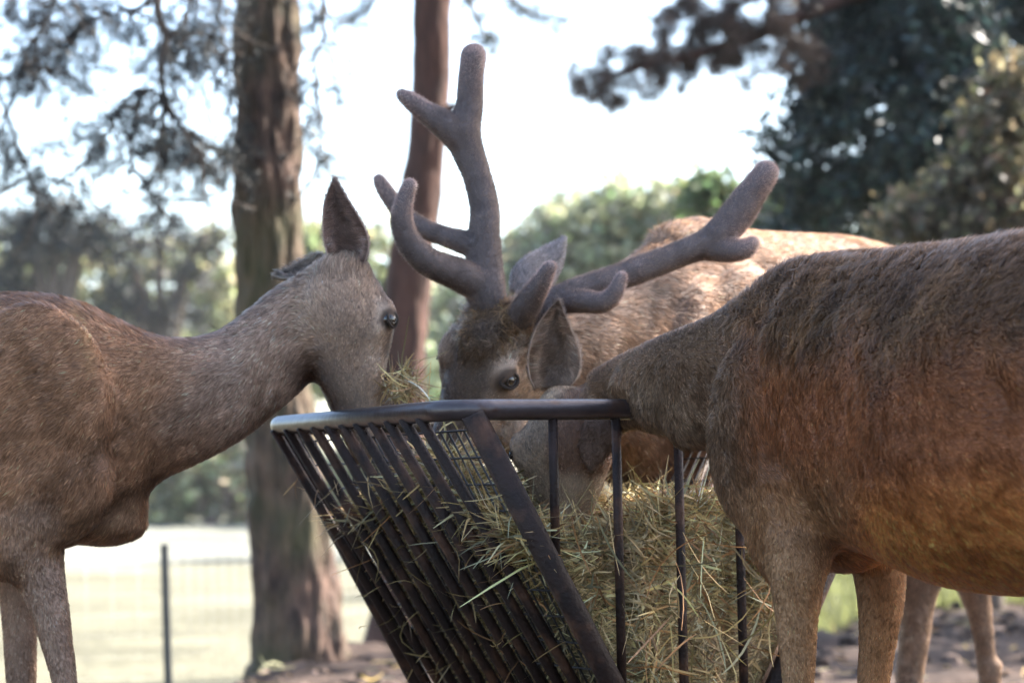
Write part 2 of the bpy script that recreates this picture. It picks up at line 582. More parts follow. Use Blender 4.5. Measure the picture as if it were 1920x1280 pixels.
def build_pines():
    # --- first pine, the thick trunk behind the left deer
    d = 11.0
    s = d / FPX
    pts, rad = [], []
    for x, y, r in ((562, 1290, 112), (564, 1240, 91), (560, 1190, 84), (553, 1110, 77), (545, 1000, 76), (531, 860, 73), (516, 720, 66),
                    (503, 560, 63), (503, 400, 63), (503, 200, 63), (502, 0, 63), (500, -250, 60)):
        pts.append(P(x, y, d)); rad.append(r * s)
    top = pts[-1]
    for k, (h, r) in enumerate(((4.5, 0.135), (6.5, 0.11), (8.5, 0.08), (10.5, 0.04))):
        pts.append(np.array([top[0] + 0.05 * k, top[1] + 0.03 * k, h])); rad.append(r)
    root = empty('pine_tree', (pts[1][0], pts[1][1], 0))
    tag(root, 'thick mossy pine trunk standing behind the head of the left deer', 'tree', 'pine trees around the clearing')
    trunk_mesh('trunk', pts, rad, M['bark'], root, seed=3, rough=0.034, freq=15.0, ns=88, sub=14)
    # drooping limbs with hanging twigs, seen against the sky at upper left
    limbs = [
        [(500, -330, 11.0), (420, -300, 10.8), (340, -170, 10.6), (296, 0, 10.5), (312, 70, 10.5), (302, 130, 10.5), (312, 190, 10.5), (345, 245, 10.5), (375, 300, 10.5), (382, 370, 10.5)],
        [(312, 190, 10.5), (270, 170, 10.5), (225, 200, 10.5), (200, 250, 10.5), (150, 310, 10.5), (90, 345, 10.6)],
        [(340, -170, 10.6), (200, -140, 10.4), (120, -40, 10.3), (95, 20, 10.3), (60, 80, 10.3), (40, 150, 10.3)],
        [(420, -300, 10.8), (400, -100, 10.7), (410, 20, 10.7), (420, 110, 10.7), (435, 200, 10.8), (425, 290, 10.8)],
        [(200, -140, 10.4), (40, -80, 10.2), (-40, 60, 10.2), (20, 230, 10.3), (50, 320, 10.3), (75, 390, 10.3)],
        [(296, 0, 10.5), (235, 20, 10.6), (180, 30, 10.6), (130, 70, 10.6), (105, 130, 10.6)],
        [(345, 245, 10.5), (395, 275, 10.6), (440, 290, 10.7)],
        [(312, 70, 10.5), (360, 60, 10.6), (400, 70, 10.6)],
        [(500, -330, 11.0), (580, -200, 10.8), (600, -20, 10.8), (605, 60, 10.8), (590, 150, 10.8), (605, 240, 10.8), (590, 330, 10.8)],
        [(312, 190, 10.5), (300, 260, 10.5), (304, 330, 10.5), (300, 400, 10.5)],
        [(270, 170, 10.5), (250, 250, 10.5), (242, 330, 10.5)],
        [(60, 80, 10.3), (75, 130, 10.3), (130, 140, 10.4)],
        [(340, -170, 10.6), (380, -40, 10.6), (350, 20, 10.6), (350, 100, 10.6), (395, 130, 10.6)],
    ]
    r = np.random.default_rng(21)
    tuft_p, tuft_d = [], []
    twig = MB()
    for li, lp in enumerate(limbs):
        c = catmull(path(*lp), 10)
        if li:
            c[1:] += r.normal(0, 0.008, (len(c) - 1, 3))
        rr = np.linspace(0.028 if li == 0 else 0.014, 0.006, len(c))
        V, f = tube(c, rr, 7)
        o = mobj('branch', V, f, M['bark_dull'], root)
        for i in range(4, len(c)):
            for k in range(2):
                if r.uniform() > 0.5: continue
                dr = nrm(np.array([r.normal(0, 1), r.normal(0, 0.8), r.normal(-0.5, 0.6)]))
                ln = r.uniform(0.06, 0.26)
                e = c[i] + dr * ln + np.array([0, 0, -0.04])
                mid = (c[i] + e) / 2 + r.normal(0, 0.015, 3)
                V, f = tube([c[i], mid, e], [0.005, 0.004, 0.0025], 5)
                twig.add(V, f)
                for t in (0.55, 0.8, 1.0):
                    if r.uniform() < 0.55:
                        tuft_p.append(c[i] + (e - c[i]) * t); tuft_d.append(dr)
    # fuller dark tufts
    for (x, y, n, sp) in ((245, 80, 14, 14), (60, 20, 26, 30), (150, 15, 20, 25), (140, 130, 20, 32), (60, 130, 18, 24), (140, 260, 14, 22), (165, 280, 12, 18),
                          (10, 260, 14, 16), (60, 340, 16, 18), (395, 285, 26, 30), (425, 285, 12, 12), (180, 280, 10, 14), (340, 60, 20, 24),
                          (420, 40, 26, 28), (390, 110, 14, 20), (600, 250, 5, 8), (600, 30, 6, 12), (585, 90, 4, 10), (20, 30, 20, 30), (360, 20, 14, 30), (100, 60, 16, 30), (75, 180, 10, 30), (275, 240, 12, 26), (330, 290, 12, 26)):
        for k in range(int(n * 0.75)):
            tuft_p.append(P(x + r.normal(0, sp), y + r.normal(0, sp * 0.8), 10.5 + r.normal(0, 0.15)))
            tuft_d.append(nrm(r.normal(size=3)))
    twig.build('twigs', M['bark_dull'], root)['kind'] = 'stuff'
    V, F, C = needles(np.array(tuft_p), np.array(tuft_d), 34, 0.052, 0.0018, 5, (0.009, 0.012, 0.012))
    foliage('needles', V, F, C, M['needle'], root)['kind'] = 'stuff'
    # its crown, high above
    lob = [((top[0] + a, 11 + b, c), (1.3, 1.3, 0.8)) for a, b, c in ((0, 0, 9.5), (-1.2, 0.4, 8.2), (1.3, 0.3, 8.6), (0.4, -1.0, 7.6), (0, 0.5, 10.6), (-0.6, -0.9, 6.6))]
    q = clumps(lob, 240, 14, 0.2, 31)
    V, F, C = leaf_quads(q, 0.07, 4, (0.03, 0.045, 0.022))
    foliage('crown', V, F, C, M['leaf'], root)

    # --- second pine, slimmer reddish trunk behind the antlers
    d = 13.0
    s = d / FPX
    pts, rad = [], []
    for x, y, r_ in ((742, 1215, 60), (745, 1120, 46), (748, 960, 43), (750, 800, 42), (755, 680, 42), (762, 560, 41), (772, 470, 40), (786, 380, 38),
                     (797, 300, 36), (804, 220, 35), (810, 120, 34), (812, 0, 33), (814, -250, 31)):
        pts.append(P(x, y, d)); rad.append(r_ * s * 1.05)
    top = pts[-1]
    for k, (h, r_) in enumerate(((5, 0.085), (7, 0.07), (9, 0.04))):
        pts.append(np.array([top[0] + 0.08 * k, 13.1, h])); rad.append(r_)
    root = empty('pine_tree', (pts[0][0], pts[0][1], float(ground_z(pts[0][0], 13.0))))
    tag(root, 'slim reddish pine trunk leaning behind the antlers of the stag', 'tree', 'pine trees around the clearing')
    trunk_mesh('trunk', pts, rad, M['bark_red'], root, seed=9, rough=0.02, ns=40)
    V, f = tube(path((822, 215, 12.95), (840, 207, 12.8), (852, 196, 12.7)), [0.045, 0.028, 0.016], 8, 3, True)
    mobj('branch_stub', V, f, M['bark_red'], root)
    tp, td = [], []
    for lp in ([(840, -200, 12.9), (900, -90, 12.6), (960, 0, 12.4), (1010, 30, 12.4), (1075, 40, 12.4)], [(840, -160, 12.9), (870, -30, 12.6), (905, 60, 12.5), (930, 75, 12.5)],
               [(790, -160, 13.0), (720, -60, 12.7), (690, 20, 12.6), (640, 40, 12.6)]):
        c = catmull(path(*lp), 8)
        V, f = tube(c, np.linspace(0.02, 0.005, len(c)), 6)
        mobj('branch', V, f, M['bark_dull'], root)
        for i in range(6, len(c)):
            for k in range(3):
                tp.append(c[i] + r.normal(0, 0.045, 3)); td.append(nrm(r.normal(size=3)))
    V, F, C = needles(np.array(tp), np.array(td), 20, 0.06, 0.002, 6, (0.03, 0.036, 0.028))
    foliage('needles', V, F, C, M['needle'], root)['kind'] = 'stuff'
    lob = [((top[0] + a, 13.2 + b, c), (1.1, 1.1, 0.7)) for a, b, c in ((0.2, 0, 9.0), (-0.9, 0.4, 8.0), (1.2, 0.3, 7.6), (0.4, 0.9, 6.8))]
    q = clumps(lob, 160, 14, 0.2, 33)
    V, F, C = leaf_quads(q, 0.07, 7, (0.03, 0.045, 0.022))
    foliage('crown', V, F, C, M['leaf'], root)

    # --- dark conifer at upper right
    d = 17.0
    base = P(1760, 1130, 18.0)
    root = empty('pine_tree', (base[0], base[1], 0))
    tag(root, 'big dark pine with dense drooping boughs at the upper right', 'tree', 'pine trees around the clearing')
    pts = [np.array([base[0], base[1], -0.1]), np.array([base[0] - 0.05, base[1], 1.5]), np.array([base[0] + 0.05, base[1], 4]), np.array([base[0], base[1], 7]), np.array([base[0], base[1], 10])]
    trunk_mesh('trunk', pts, [0.22, 0.17, 0.14, 0.1, 0.04], M['bark_dull'], root, seed=12, rough=0.02, ns=32)
    lob = []
    for x, y, dd, rx, rz in ((1560, 160, 16.5, .38, .42), (1500, 260, 16.6, .3, .32), (1650, 240, 16.2, .5, .45), (1580, 340, 16.8, .4, .28), (1700, 90, 17, .6, .5),
                             (1800, 180, 16.6, .5, .5), (1880, 60, 17, .6, .5), (1500, 390, 17, .25, .18), (1640, 60, 17, .5, .5), (1960, 250, 17, .5, .6), (1560, 60, 17, .3, .3),
                             (1700, 340, 17, .4, .3), (1780, -100, 17, .9, .7), (1600, -150, 17, .8, .6), (2050, 0, 17, .8, .9), (1850, -400, 17, 1.2, 1.0), (1500, 440, 17.5, .3, .15), (1640, 410, 17.5, .4, .2), (1740, 250, 16.3, .35, .4), (1770, 130, 16.2, .35, .4), (1750, 20, 16.2, .4, .4), (1760, 370, 16.4, .35, .3)):
        lob.append((P(x, y, dd), (rx, 0.6, rz)))
    q = clumps(lob, 1500, 26, 0.085, 41, 0.2)
    V, F, C = leaf_quads(q, 0.055, 8, (0.018, 0.032, 0.03), 0.6, 0.3)
    foliage('crown', V, F, C, M['needle'], root)
    # brown needled limb reaching left
    limb = catmull(path((1740, -40, 17), (1600, -10, 16.4), (1480, 40, 16), (1380, 80, 15.8), (1280, 110, 15.7), (1180, 130, 15.7), (1110, 165, 15.7)), 8)
    V, f = tube(limb, np.linspace(0.07, 0.012, len(limb)), 8)
    mobj('branch', V, f, M['bark_red'], root)
    V, f = tube(path((1400, 75, 15.8), (1370, 20, 15.8), (1420, -10, 15.8), (1400, -60, 15.8)), [0.03, 0.025, 0.02, 0.02], 7, 5)
    mobj('branch', V, f, M['bark_red'], root)
    tp, td = [], []
    for x, y, sx, sy, n in ((1130, 150, 26, 20, 50), (1110, 180, 22, 10, 24), (1190, 125, 34, 24, 70), (1250, 110, 34, 24, 80), (1310, 90, 34, 26, 90), (1380, 60, 34, 30, 100), (1440, 90, 34, 34, 90),
                            (1340, 15, 40, 20, 70), (1300, 20, 24, 20, 30), (1420, 10, 40, 26, 70), (1235, 165, 10, 14, 12), (1160, 170, 10, 14, 14), (1480, 130, 30, 30, 50), (1360, 110, 24, 20, 40), (1450, 50, 40, 30, 60)):
        for k in range(max(3, n // 7)):
            cx, cy, cd = x + r.normal(0, sx * 1.1), y + r.normal(0, sy * 1.1), 15.8 + r.normal(0, 0.15)
            for j in range(9):
                tp.append(P(cx + r.normal(0, 9), cy + r.normal(0, 7), cd + r.normal(0, 0.04))); td.append(nrm(r.normal(size=3)))
    V, F, C = needles(np.array(tp), np.array(td), 22, 0.08, 0.0035, 9, (0.06, 0.038, 0.028), 0.5)
    foliage('needles', V, F, C, M['needle'], root)['kind'] = 'stuff'

    # --- pines just outside the picture on the right, whose canopies shade the feeding place and the soil behind
    for tx, ty, th, lobes_, nc, sd, lab in ((6.3, 5.5, 9.5, SHADE_LOBES, 620, 51, 'tall shading pine beside the feeding place, outside the picture on the right'),
                                    (6.6, 13.6, 8.0, SHADE_LOBES2, 190, 52, 'shading pine beside the bare soil, outside the picture on the right')):
        root = empty('pine_tree', (tx, ty, 0))
        tag(root, lab, 'tree', 'pine trees around the clearing')
        trunk_mesh('trunk', [(tx, ty, -0.1), (tx - .05, ty, 2), (tx, ty + .05, 5), (tx - .1, ty, 7), (tx - .1, ty, th)], [0.26, 0.2, 0.17, 0.1, 0.04], M['bark_red'], root, seed=15, ns=32)
        lob = []
        for cx, cy, cz, rx, ry, rz in lobes_:
            lob.append(((cx, cy, cz), (rx, ry, rz)))
            V, f = tube([(tx - .05, ty, cz - 0.8), ((cx + tx) / 2, (cy + ty) / 2, cz - 0.35), (cx, cy, cz)], [0.07, 0.05, 0.02], 7, 3)
            mobj('branch', V, f, M['bark_dull'], root)
        q = clumps(lob, nc, 16, 0.16, sd, 0.1)
        V, F, C = leaf_quads(q, 0.10, sd, (0.03, 0.045, 0.022))
        foliage('crown', V, F, C, M['leaf'], root)


SHADE_LOBES = ((4.4, 6.2, 6.0, 1.0, .75, .5), (5.5, 6.1, 6.2, 1.0, .75, .5), (6.5, 5.7, 6.4, 1.1, 1.0, .5), (7.2, 5.0, 6.2, 1.0, 1.0, .5), (5.9, 5.0, 6.6, 1.1, .9, .5), (4.8, 5.4, 6.6, .8, .7, .4), (7.6, 5.8, 7.4, 1.0, .9, .5),
               (6.3, 5.5, 8.4, 1.2, 1.2, .8), (3.6, 6.3, 5.6, .6, .6, .35))
SHADE_LOBES2 = ((5.4, 13.4, 3.8, 1.1, 1.0, .5), (6.6, 14.8, 4.4, 1.1, 1.0, .5), (6.6, 12.4, 4.6, 1.2, 1.0, .5), (5.0, 15.0, 4.6, .9, .9, .4), (6.4, 13.6, 6.2, 1.1, 1.1, .8), (7.6, 13.6, 4.2, 1.0, 1.0, .5))
build_pines()


def bush(name, label, cat, lobes, n_clump, n_leaf, cr, leaf, col, seed, group, stem=True, hollow=0.45, aspect=0.55, colvar=0.4, mat='leaf'):
    c0 = np.mean([np.asarray(c) for c, _ in lobes], 0)
    gz = float(ground_z(c0[0], c0[1])) + (0.6 if c0[1] > 55 and c0[0] < 2 else 0.0)
    root = empty(name, (c0[0], c0[1], gz))
    tag(root, label, cat, group)
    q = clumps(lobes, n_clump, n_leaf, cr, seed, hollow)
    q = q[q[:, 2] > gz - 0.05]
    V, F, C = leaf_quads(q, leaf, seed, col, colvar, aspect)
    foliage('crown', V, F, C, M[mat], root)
    if stem:
        r = np.random.default_rng(seed)
        k = 0.02 * max(c0[2], 1)
        trunk_mesh('trunk', [(c0[0], c0[1], gz - 0.1), (c0[0] + k, c0[1], gz + (c0[2] - gz) * 0.5), (c0[0], c0[1], c0[2])], [0.022 * c0[2] + 0.03, 0.018 * c0[2] + 0.02, 0.012 * c0[2]], M['bark_dull'], root, ns=14, sub=6, rough=0.01)
        for (c, rd) in lobes[:8]:
            V, f = tube([(c0[0], c0[1], gz + (c0[2] - gz) * 0.35), (np.asarray(c) + c0) / 2 - np.array([0, 0, 0.1 * c0[2]]), c], [0.03 * c0[2], 0.02 * c0[2], 0.008 * c0[2]], 6, 3)
            mobj('limb', V, f, M['bark_dull'], root)
    return root


def lobes_px(items):
    """(px, py, depth, half width px, half height px)"""
    out = []
    for x, y, d, rx, ry in items:
        s = d / FPX
        out.append((P(x, y, d), (rx * s, max(rx, ry) * s * 0.9, ry * s)))
    return out


def build_background():
    G = 'trees and bushes beyond the clearing'
    # left tree line
    bush('conifer', 'dark low pine with ragged top beyond the left deer, at the left edge', 'tree',
         lobes_px([(40, 430, 62, 60, 40), (110, 410, 62, 50, 36), (160, 450, 62, 60, 36), (60, 480, 62, 60, 30), (10, 540, 62, 50, 40), (190, 420, 62, 30, 26)]),
         170, 26, 0.22, 0.12, (0.012, 0.016, 0.014), 61, G, aspect=0.3, mat='needle')
    bush('conifer', 'dark spreading pine between the left deer and the thick mossy trunk', 'tree',
         lobes_px([(230, 480, 62, 60, 34), (300, 440, 62, 60, 40), (250, 540, 62, 60, 40), (360, 500, 62, 50, 40), (390, 440, 62, 40, 40), (220, 580, 62, 40, 30), (330, 590, 62, 60, 26)]),
         120, 24, 0.22, 0.12, (0.018, 0.02, 0.018), 62, G, aspect=0.3, mat='needle')
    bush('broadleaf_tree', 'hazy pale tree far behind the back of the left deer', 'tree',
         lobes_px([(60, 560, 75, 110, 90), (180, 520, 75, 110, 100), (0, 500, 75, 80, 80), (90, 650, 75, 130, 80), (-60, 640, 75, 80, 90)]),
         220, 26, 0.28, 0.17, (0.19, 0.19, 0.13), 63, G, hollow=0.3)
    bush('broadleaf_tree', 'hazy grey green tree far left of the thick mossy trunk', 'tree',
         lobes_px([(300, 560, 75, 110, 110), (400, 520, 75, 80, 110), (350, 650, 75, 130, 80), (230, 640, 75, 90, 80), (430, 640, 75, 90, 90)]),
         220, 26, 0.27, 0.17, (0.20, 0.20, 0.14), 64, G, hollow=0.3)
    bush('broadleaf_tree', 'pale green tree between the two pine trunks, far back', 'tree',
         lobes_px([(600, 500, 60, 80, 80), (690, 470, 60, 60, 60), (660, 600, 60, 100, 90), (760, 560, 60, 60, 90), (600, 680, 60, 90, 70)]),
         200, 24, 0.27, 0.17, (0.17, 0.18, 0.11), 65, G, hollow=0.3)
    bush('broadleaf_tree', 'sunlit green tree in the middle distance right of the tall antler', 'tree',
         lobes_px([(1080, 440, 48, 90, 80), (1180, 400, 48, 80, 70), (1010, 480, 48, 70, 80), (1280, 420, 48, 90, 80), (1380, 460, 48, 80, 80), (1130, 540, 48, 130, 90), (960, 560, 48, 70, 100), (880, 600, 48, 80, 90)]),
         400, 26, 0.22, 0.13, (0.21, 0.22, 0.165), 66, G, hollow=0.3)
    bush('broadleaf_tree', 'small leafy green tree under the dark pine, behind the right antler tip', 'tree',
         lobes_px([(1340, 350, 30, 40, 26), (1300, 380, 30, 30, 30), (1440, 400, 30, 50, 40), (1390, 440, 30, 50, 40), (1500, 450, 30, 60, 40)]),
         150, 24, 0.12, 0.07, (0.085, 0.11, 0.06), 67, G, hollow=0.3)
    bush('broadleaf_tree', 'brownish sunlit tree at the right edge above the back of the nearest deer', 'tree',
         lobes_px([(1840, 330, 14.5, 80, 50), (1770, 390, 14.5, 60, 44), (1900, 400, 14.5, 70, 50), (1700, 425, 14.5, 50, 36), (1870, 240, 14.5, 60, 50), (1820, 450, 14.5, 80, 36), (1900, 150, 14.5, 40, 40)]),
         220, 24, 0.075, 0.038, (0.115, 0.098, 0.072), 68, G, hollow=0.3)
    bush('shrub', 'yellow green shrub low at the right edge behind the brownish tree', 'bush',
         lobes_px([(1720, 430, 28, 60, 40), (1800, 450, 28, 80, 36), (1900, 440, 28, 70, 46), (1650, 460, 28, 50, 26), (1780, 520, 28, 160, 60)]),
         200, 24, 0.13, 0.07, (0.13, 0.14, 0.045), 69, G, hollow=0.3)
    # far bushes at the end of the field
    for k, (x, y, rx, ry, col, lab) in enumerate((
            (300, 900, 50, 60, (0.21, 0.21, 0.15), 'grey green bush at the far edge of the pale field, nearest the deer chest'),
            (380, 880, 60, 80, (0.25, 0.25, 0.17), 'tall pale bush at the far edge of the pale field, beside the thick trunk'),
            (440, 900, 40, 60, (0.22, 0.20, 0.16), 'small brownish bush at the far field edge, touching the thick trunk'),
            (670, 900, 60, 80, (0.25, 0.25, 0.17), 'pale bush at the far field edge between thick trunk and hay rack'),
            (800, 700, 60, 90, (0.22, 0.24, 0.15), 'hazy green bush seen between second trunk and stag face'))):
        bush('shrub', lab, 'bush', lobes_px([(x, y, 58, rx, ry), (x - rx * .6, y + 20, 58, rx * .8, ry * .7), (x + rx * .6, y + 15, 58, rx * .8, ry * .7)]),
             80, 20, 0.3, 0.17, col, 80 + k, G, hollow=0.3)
    # right, behind the legs
    for k, (x, y, rx, ry, lab) in enumerate((
            (1570, 1110, 40, 50, 'bright green bush seen between the two forelegs of the nearest deer'),
            (1790, 1090, 70, 40, 'low green bush behind the hind legs of the stag'),
            (1920, 1090, 60, 40, 'low green bush at the right edge under the belly'))):
        bush('shrub', lab, 'bush', lobes_px([(x, y, 19, rx, ry), (x + 20, y - 40, 19.5, rx, ry)]), 80, 26, 0.06, 0.035, (0.10, 0.11, 0.055), 90 + k, G, stem=False, hollow=0.2)


build_background()


def build_grass():
    r = np.random.default_rng(5)
    n = 26000
    x = r.uniform(1.2, 6.5, n); y = 14.6 + r.uniform(0, 1, n) ** 1.4 * 8
    keep = (x / y * FPX + 960 < 2150)
    x, y = x[keep], y[keep]
    n = len(x)
    b = np.stack([x, y, ground_z(x, y) - 0.01], 1)
    t = b + np.stack([r.normal(0, 0.04, n), r.normal(0, 0.04, n), r.uniform(0.05, 0.17, n)], 1)
    s = nrm(np.stack([r.normal(size=n), r.normal(size=n), np.zeros(n)], 1)) * 0.007
    V = np.stack([b - s, b + s, t], 1).reshape(-1, 3)
    F = np.arange(3 * n).reshape(-1, 3)
    c = np.array([0.10, 0.105, 0.05]) * np.exp(r.normal(0, 0.4, (n, 1)))
    o = mobj('grass', V, F, M['leaf'], None, False)
    set_col(o.data, np.repeat(c, 3, 0))
    tag(o, 'strip of sunlit green grass behind the bare soil', 'grass', kind='stuff')


build_grass()


def build_litter():
    """clods, droppings and scraps of straw on the trodden soil"""
    r = np.random.default_rng(15)
    mb_v, mb_f, mb_c, off = [], [], [], 0
    n = 1300
    y = r.uniform(8.6, 15.2, n); x = r.uniform(-1.15, 3.6, n) * np.where(r.uniform(size=n) < 0.8, 1, 1)
    z = ground_z(x, y)
    th = np.arange(6) * PI / 3
    for i in range(n):
        s_ = r.uniform(0.008, 0.035) * (1.6 if r.uniform() < 0.1 else 1)
        base = np.array([x[i], y[i], z[i] - 0.004 + 0.02 * r.normal()])
        R = 0.7 + 0.5 * r.uniform(size=6)
        lowr = np.stack([np.cos(th) * R * s_ * 1.25, np.sin(th) * R * s_ * 1.25, np.full(6, -0.3 * s_)], 1)
        up = np.stack([np.cos(th + .4) * R * s_ * 0.8, np.sin(th + .4) * R * s_ * 0.8, np.full(6, 0.55 * s_)], 1)
        v = np.concatenate([lowr, up, [[0, 0, 0.8 * s_]]]) + base
        f = [(j, (j + 1) % 6, 6 + (j + 1) % 6, 6 + j) for j in range(6)] + [(6 + j, 6 + (j + 1) % 6, 12) for j in range(6)]
        mb_v.append(v); mb_f += [[k + off for k in q] for q in f]; off += 13
        c = np.array([0.06, 0.043, 0.035]) * math.exp(r.normal(0, 0.5))
        mb_c.append(np.tile(c, (13, 1)))
    m = 500
    y = r.uniform(8.6, 15.0, m); x = r.uniform(-1.1, 3.6, m)
    p = np.stack([x, y, ground_z(x, y) + 0.02], 1)
    d = np.stack([r.normal(size=m), r.normal(size=m), r.normal(0, 0.15, m)], 1)
    V, F, C = blades(p, d, r.uniform(0.05, 0.2, m), r.uniform(0.0015, 0.004, m), 16)
    mb_v.append(V); mb_f += (F + off).tolist(); mb_c.append(C)
    o = mobj('ground_litter', np.concatenate(mb_v), mb_f, M['leaf_dry'], None, False)
    set_col(o.data, np.concatenate(mb_c))
    tag(o, 'clods and scraps of straw strewn over the trodden brown soil', 'litter', kind='stuff')


# ------------------------------------------------------------------ fence
def build_fence():
    d = 11.5
    xs = (-380, 308, 1000, 1690)
    bases = []
    for x in xs:
        p = P(x, 1000, d + (0 if x < 700 else 3))
        bases.append((p[0], p[1], float(ground_z(p[0], p[1]))))
    bases = bases[:2] + [(-0.4, 14.9, -0.45)]
    root = empty('wire_fence', bases[1])
    tag(root, 'low wire mesh fence on thin dark posts at the edge of the pale field', 'fence')
    for (bx, by, bz), h in zip(bases, (0.98, 0.98, 0.98)):
        V, f = tube([(bx + 0.024, by, bz - 0.2), (bx + 0.01, by, bz + 0.4), (bx, by, bz + h)], [0.02, 0.02, 0.02], 8)
        mobj('post', V, f, M['post'], root, smooth=False)
    w = MB()
    for (a, b) in zip(bases[:-1], bases[1:]):
        a, b = np.array(a), np.array(b)
        L = np.linalg.norm(b - a)
        for k in range(10):
            z = 0.05 + k * 0.1
            w.add(*tube([a + (0, 0, z), b + (0, 0, z)], 0.0007, 4))
        n = int(L / 0.12)
        for k in range(n + 1):
            q = a + (b - a) * k / n
            w.add(*tube([q + (0, 0, 0.05), q + (0, 0, 0.95)], 0.0006, 4))
    o = w.build('wire_mesh', M['fwire'], root)
    o['kind'] = 'stuff'


build_fence()

# ------------------------------------------------------------------ hay rack
RO = P(850, 768, 4.0)
ZR = RO[2]
YAW = math.radians(28)
RU = np.array([math.cos(YAW), math.sin(YAW), 0])
RV = np.array([-math.sin(YAW), math.cos(YAW), 0])
RW, RL = 0.93, 0.81
SLOPE, INS = 0.56, 0.035


def Rk(u, v, z):
    """rack coordinates: u along the near end, v backwards, z below the rim"""
    return np.stack([RO[0] + RU[0] * u + RV[0] * v, RO[1] + RU[1] * u + RV[1] * v, ZR + z * np.ones_like(np.asarray(u, float))], -1) if np.ndim(u) else \
        np.array([RO[0] + RU[0] * u + RV[0] * v, RO[1] + RU[1] * u + RV[1] * v, ZR + z])


def rack_u(z):
    return INS + SLOPE * (-z)


def build_rack():
    root = empty('hay_rack', (Rk(RW / 2, RL / 2, 0)[0], Rk(RW / 2, RL / 2, 0)[1], 0))
    tag(root, 'brown steel hay rack with slanting barred sides, full of hay', 'hay rack')
    # rim: rounded rectangle
    cr = 0.075
    pts = []
    for (cu, cv, a0) in ((RW - cr, cr, -90), (RW - cr, RL - cr, 0), (cr, RL - cr, 90), (cr, cr, 180)):
        for k in range(9):
            a = math.radians(a0 + 90 * k / 8)
            pts.append(Rk(cu + cr * math.cos(a), cv + cr * math.sin(a), 0))
    V, f = tube(np.array(pts), 0.0178, 20, 1, closed=True)
    rim = mobj('rim', V, f, M['rim'], root)
    u, v = (V - RO) @ RU, (V - RO) @ RV
    w = sstep(0.05, 0.25, v + 0.06 * fnoise(V, 12, 3)) * sstep(0.3, 0.1, u)
    set_col(rim.data, np.repeat(w[:, None], 3, 1), name='wear')
    # frame tubes along the V of each end
    zb = -(RW / 2 - INS) / SLOPE
    for v in (0.0, RL):
        for sgn in (0, 1):
            a = [Rk(INS if not sgn else RW - INS, v, -0.006), Rk(RW / 2 - 0.005 if not sgn else RW / 2 + 0.005, v, zb)]
            V, f = tube(np.array([a[0], (a[0] + a[1]) / 2, a[1]]), 0.0205, 16)
            mobj('frame_tube', V, f, M['steel'], root)
        V, f = tube([Rk(RW / 2, v, zb + 0.04), Rk(RW / 2, v, -ZR)], 0.0205, 14)
        mobj('leg', V, f, M['steel'], root)
        V, f = tube([Rk(RW / 2 - 0.3, v, -ZR + 0.02), Rk(RW / 2 + 0.3, v, -ZR + 0.02)], 0.018, 12)
        mobj('foot', V, f, M['steel'], root)
        # upright bars of the end
        for uu in (0.1875, 0.311, 0.435, 0.558, 0.682):
            z1 = -(min(uu, RW - uu) - INS) / SLOPE
            V, f = tube([Rk(uu, v, -0.01), Rk(uu, v, z1 * 0.5), Rk(uu, v, z1 + (0.01 if uu != 0.435 else 0.03))], 0.0083, 10)
            mobj('bar', V, f, M['steel'], root)
            V, f = ellip(Rk(uu, v - 0.002, z1 + 0.012), np.eye(3), (0.0125, 0.0125, 0.016), 10, 7)
            mobj('weld', V, f, M['steel'], root)
    V, f = tube([Rk(RW / 2, 0, zb), Rk(RW / 2, RL, zb)], 0.02, 12)
    mobj('keel_tube', V, f, M['steel'], root)
    # slanting side bars
    for side in (0, 1):
        for k in range(11):
            v = 0.108 + 0.0645 * k
            if v > RL - 0.02: continue
            q = []
            for z in (-0.008, -0.3, zb + 0.03):
                uu = rack_u(z) - 0.05 * (1 + z / 0.75) * 1.0
                if side: uu = RW - uu
                q.append(Rk(uu, v, z))
            V, f = tube(np.array(q), 0.0096, 10)
            mobj('side_bar', V, f, M['steel'], root)
        # inner wire liner
        w = MB()
        for k in range(26):
            v = 0.03 + k * 0.0305
            q = [Rk((rack_u(z) + 0.012) if not side else RW - rack_u(z) - 0.012, v, z) for z in (-0.032, -0.7)]
            w.add(*tube(q, 0.0021, 5))
        for k in range(15):
            z = -0.032 - 0.046 * k
            uu = rack_u(z) + 0.012
            q = [Rk(uu if not side else RW - uu, v, z) for v in (0.02, RL - 0.02)]
            w.add(*tube(q, 0.0021, 5))
        w.build('wire_mesh', M['wire'], root)['kind'] = 'stuff'


build_rack()


# ------------------------------------------------------------------ hay
HAYC = np.array([[0.36, 0.30, 0.15], [0.42, 0.33, 0.18], [0.27, 0.25, 0.13], [0.34, 0.37, 0.27], [0.28, 0.16, 0.075], [0.52, 0.46, 0.31], [0.22, 0.19, 0.08]])
HAYW = np.array([0.25, 0.22, 0.14, 0.10, 0.13, 0.08, 0.08])


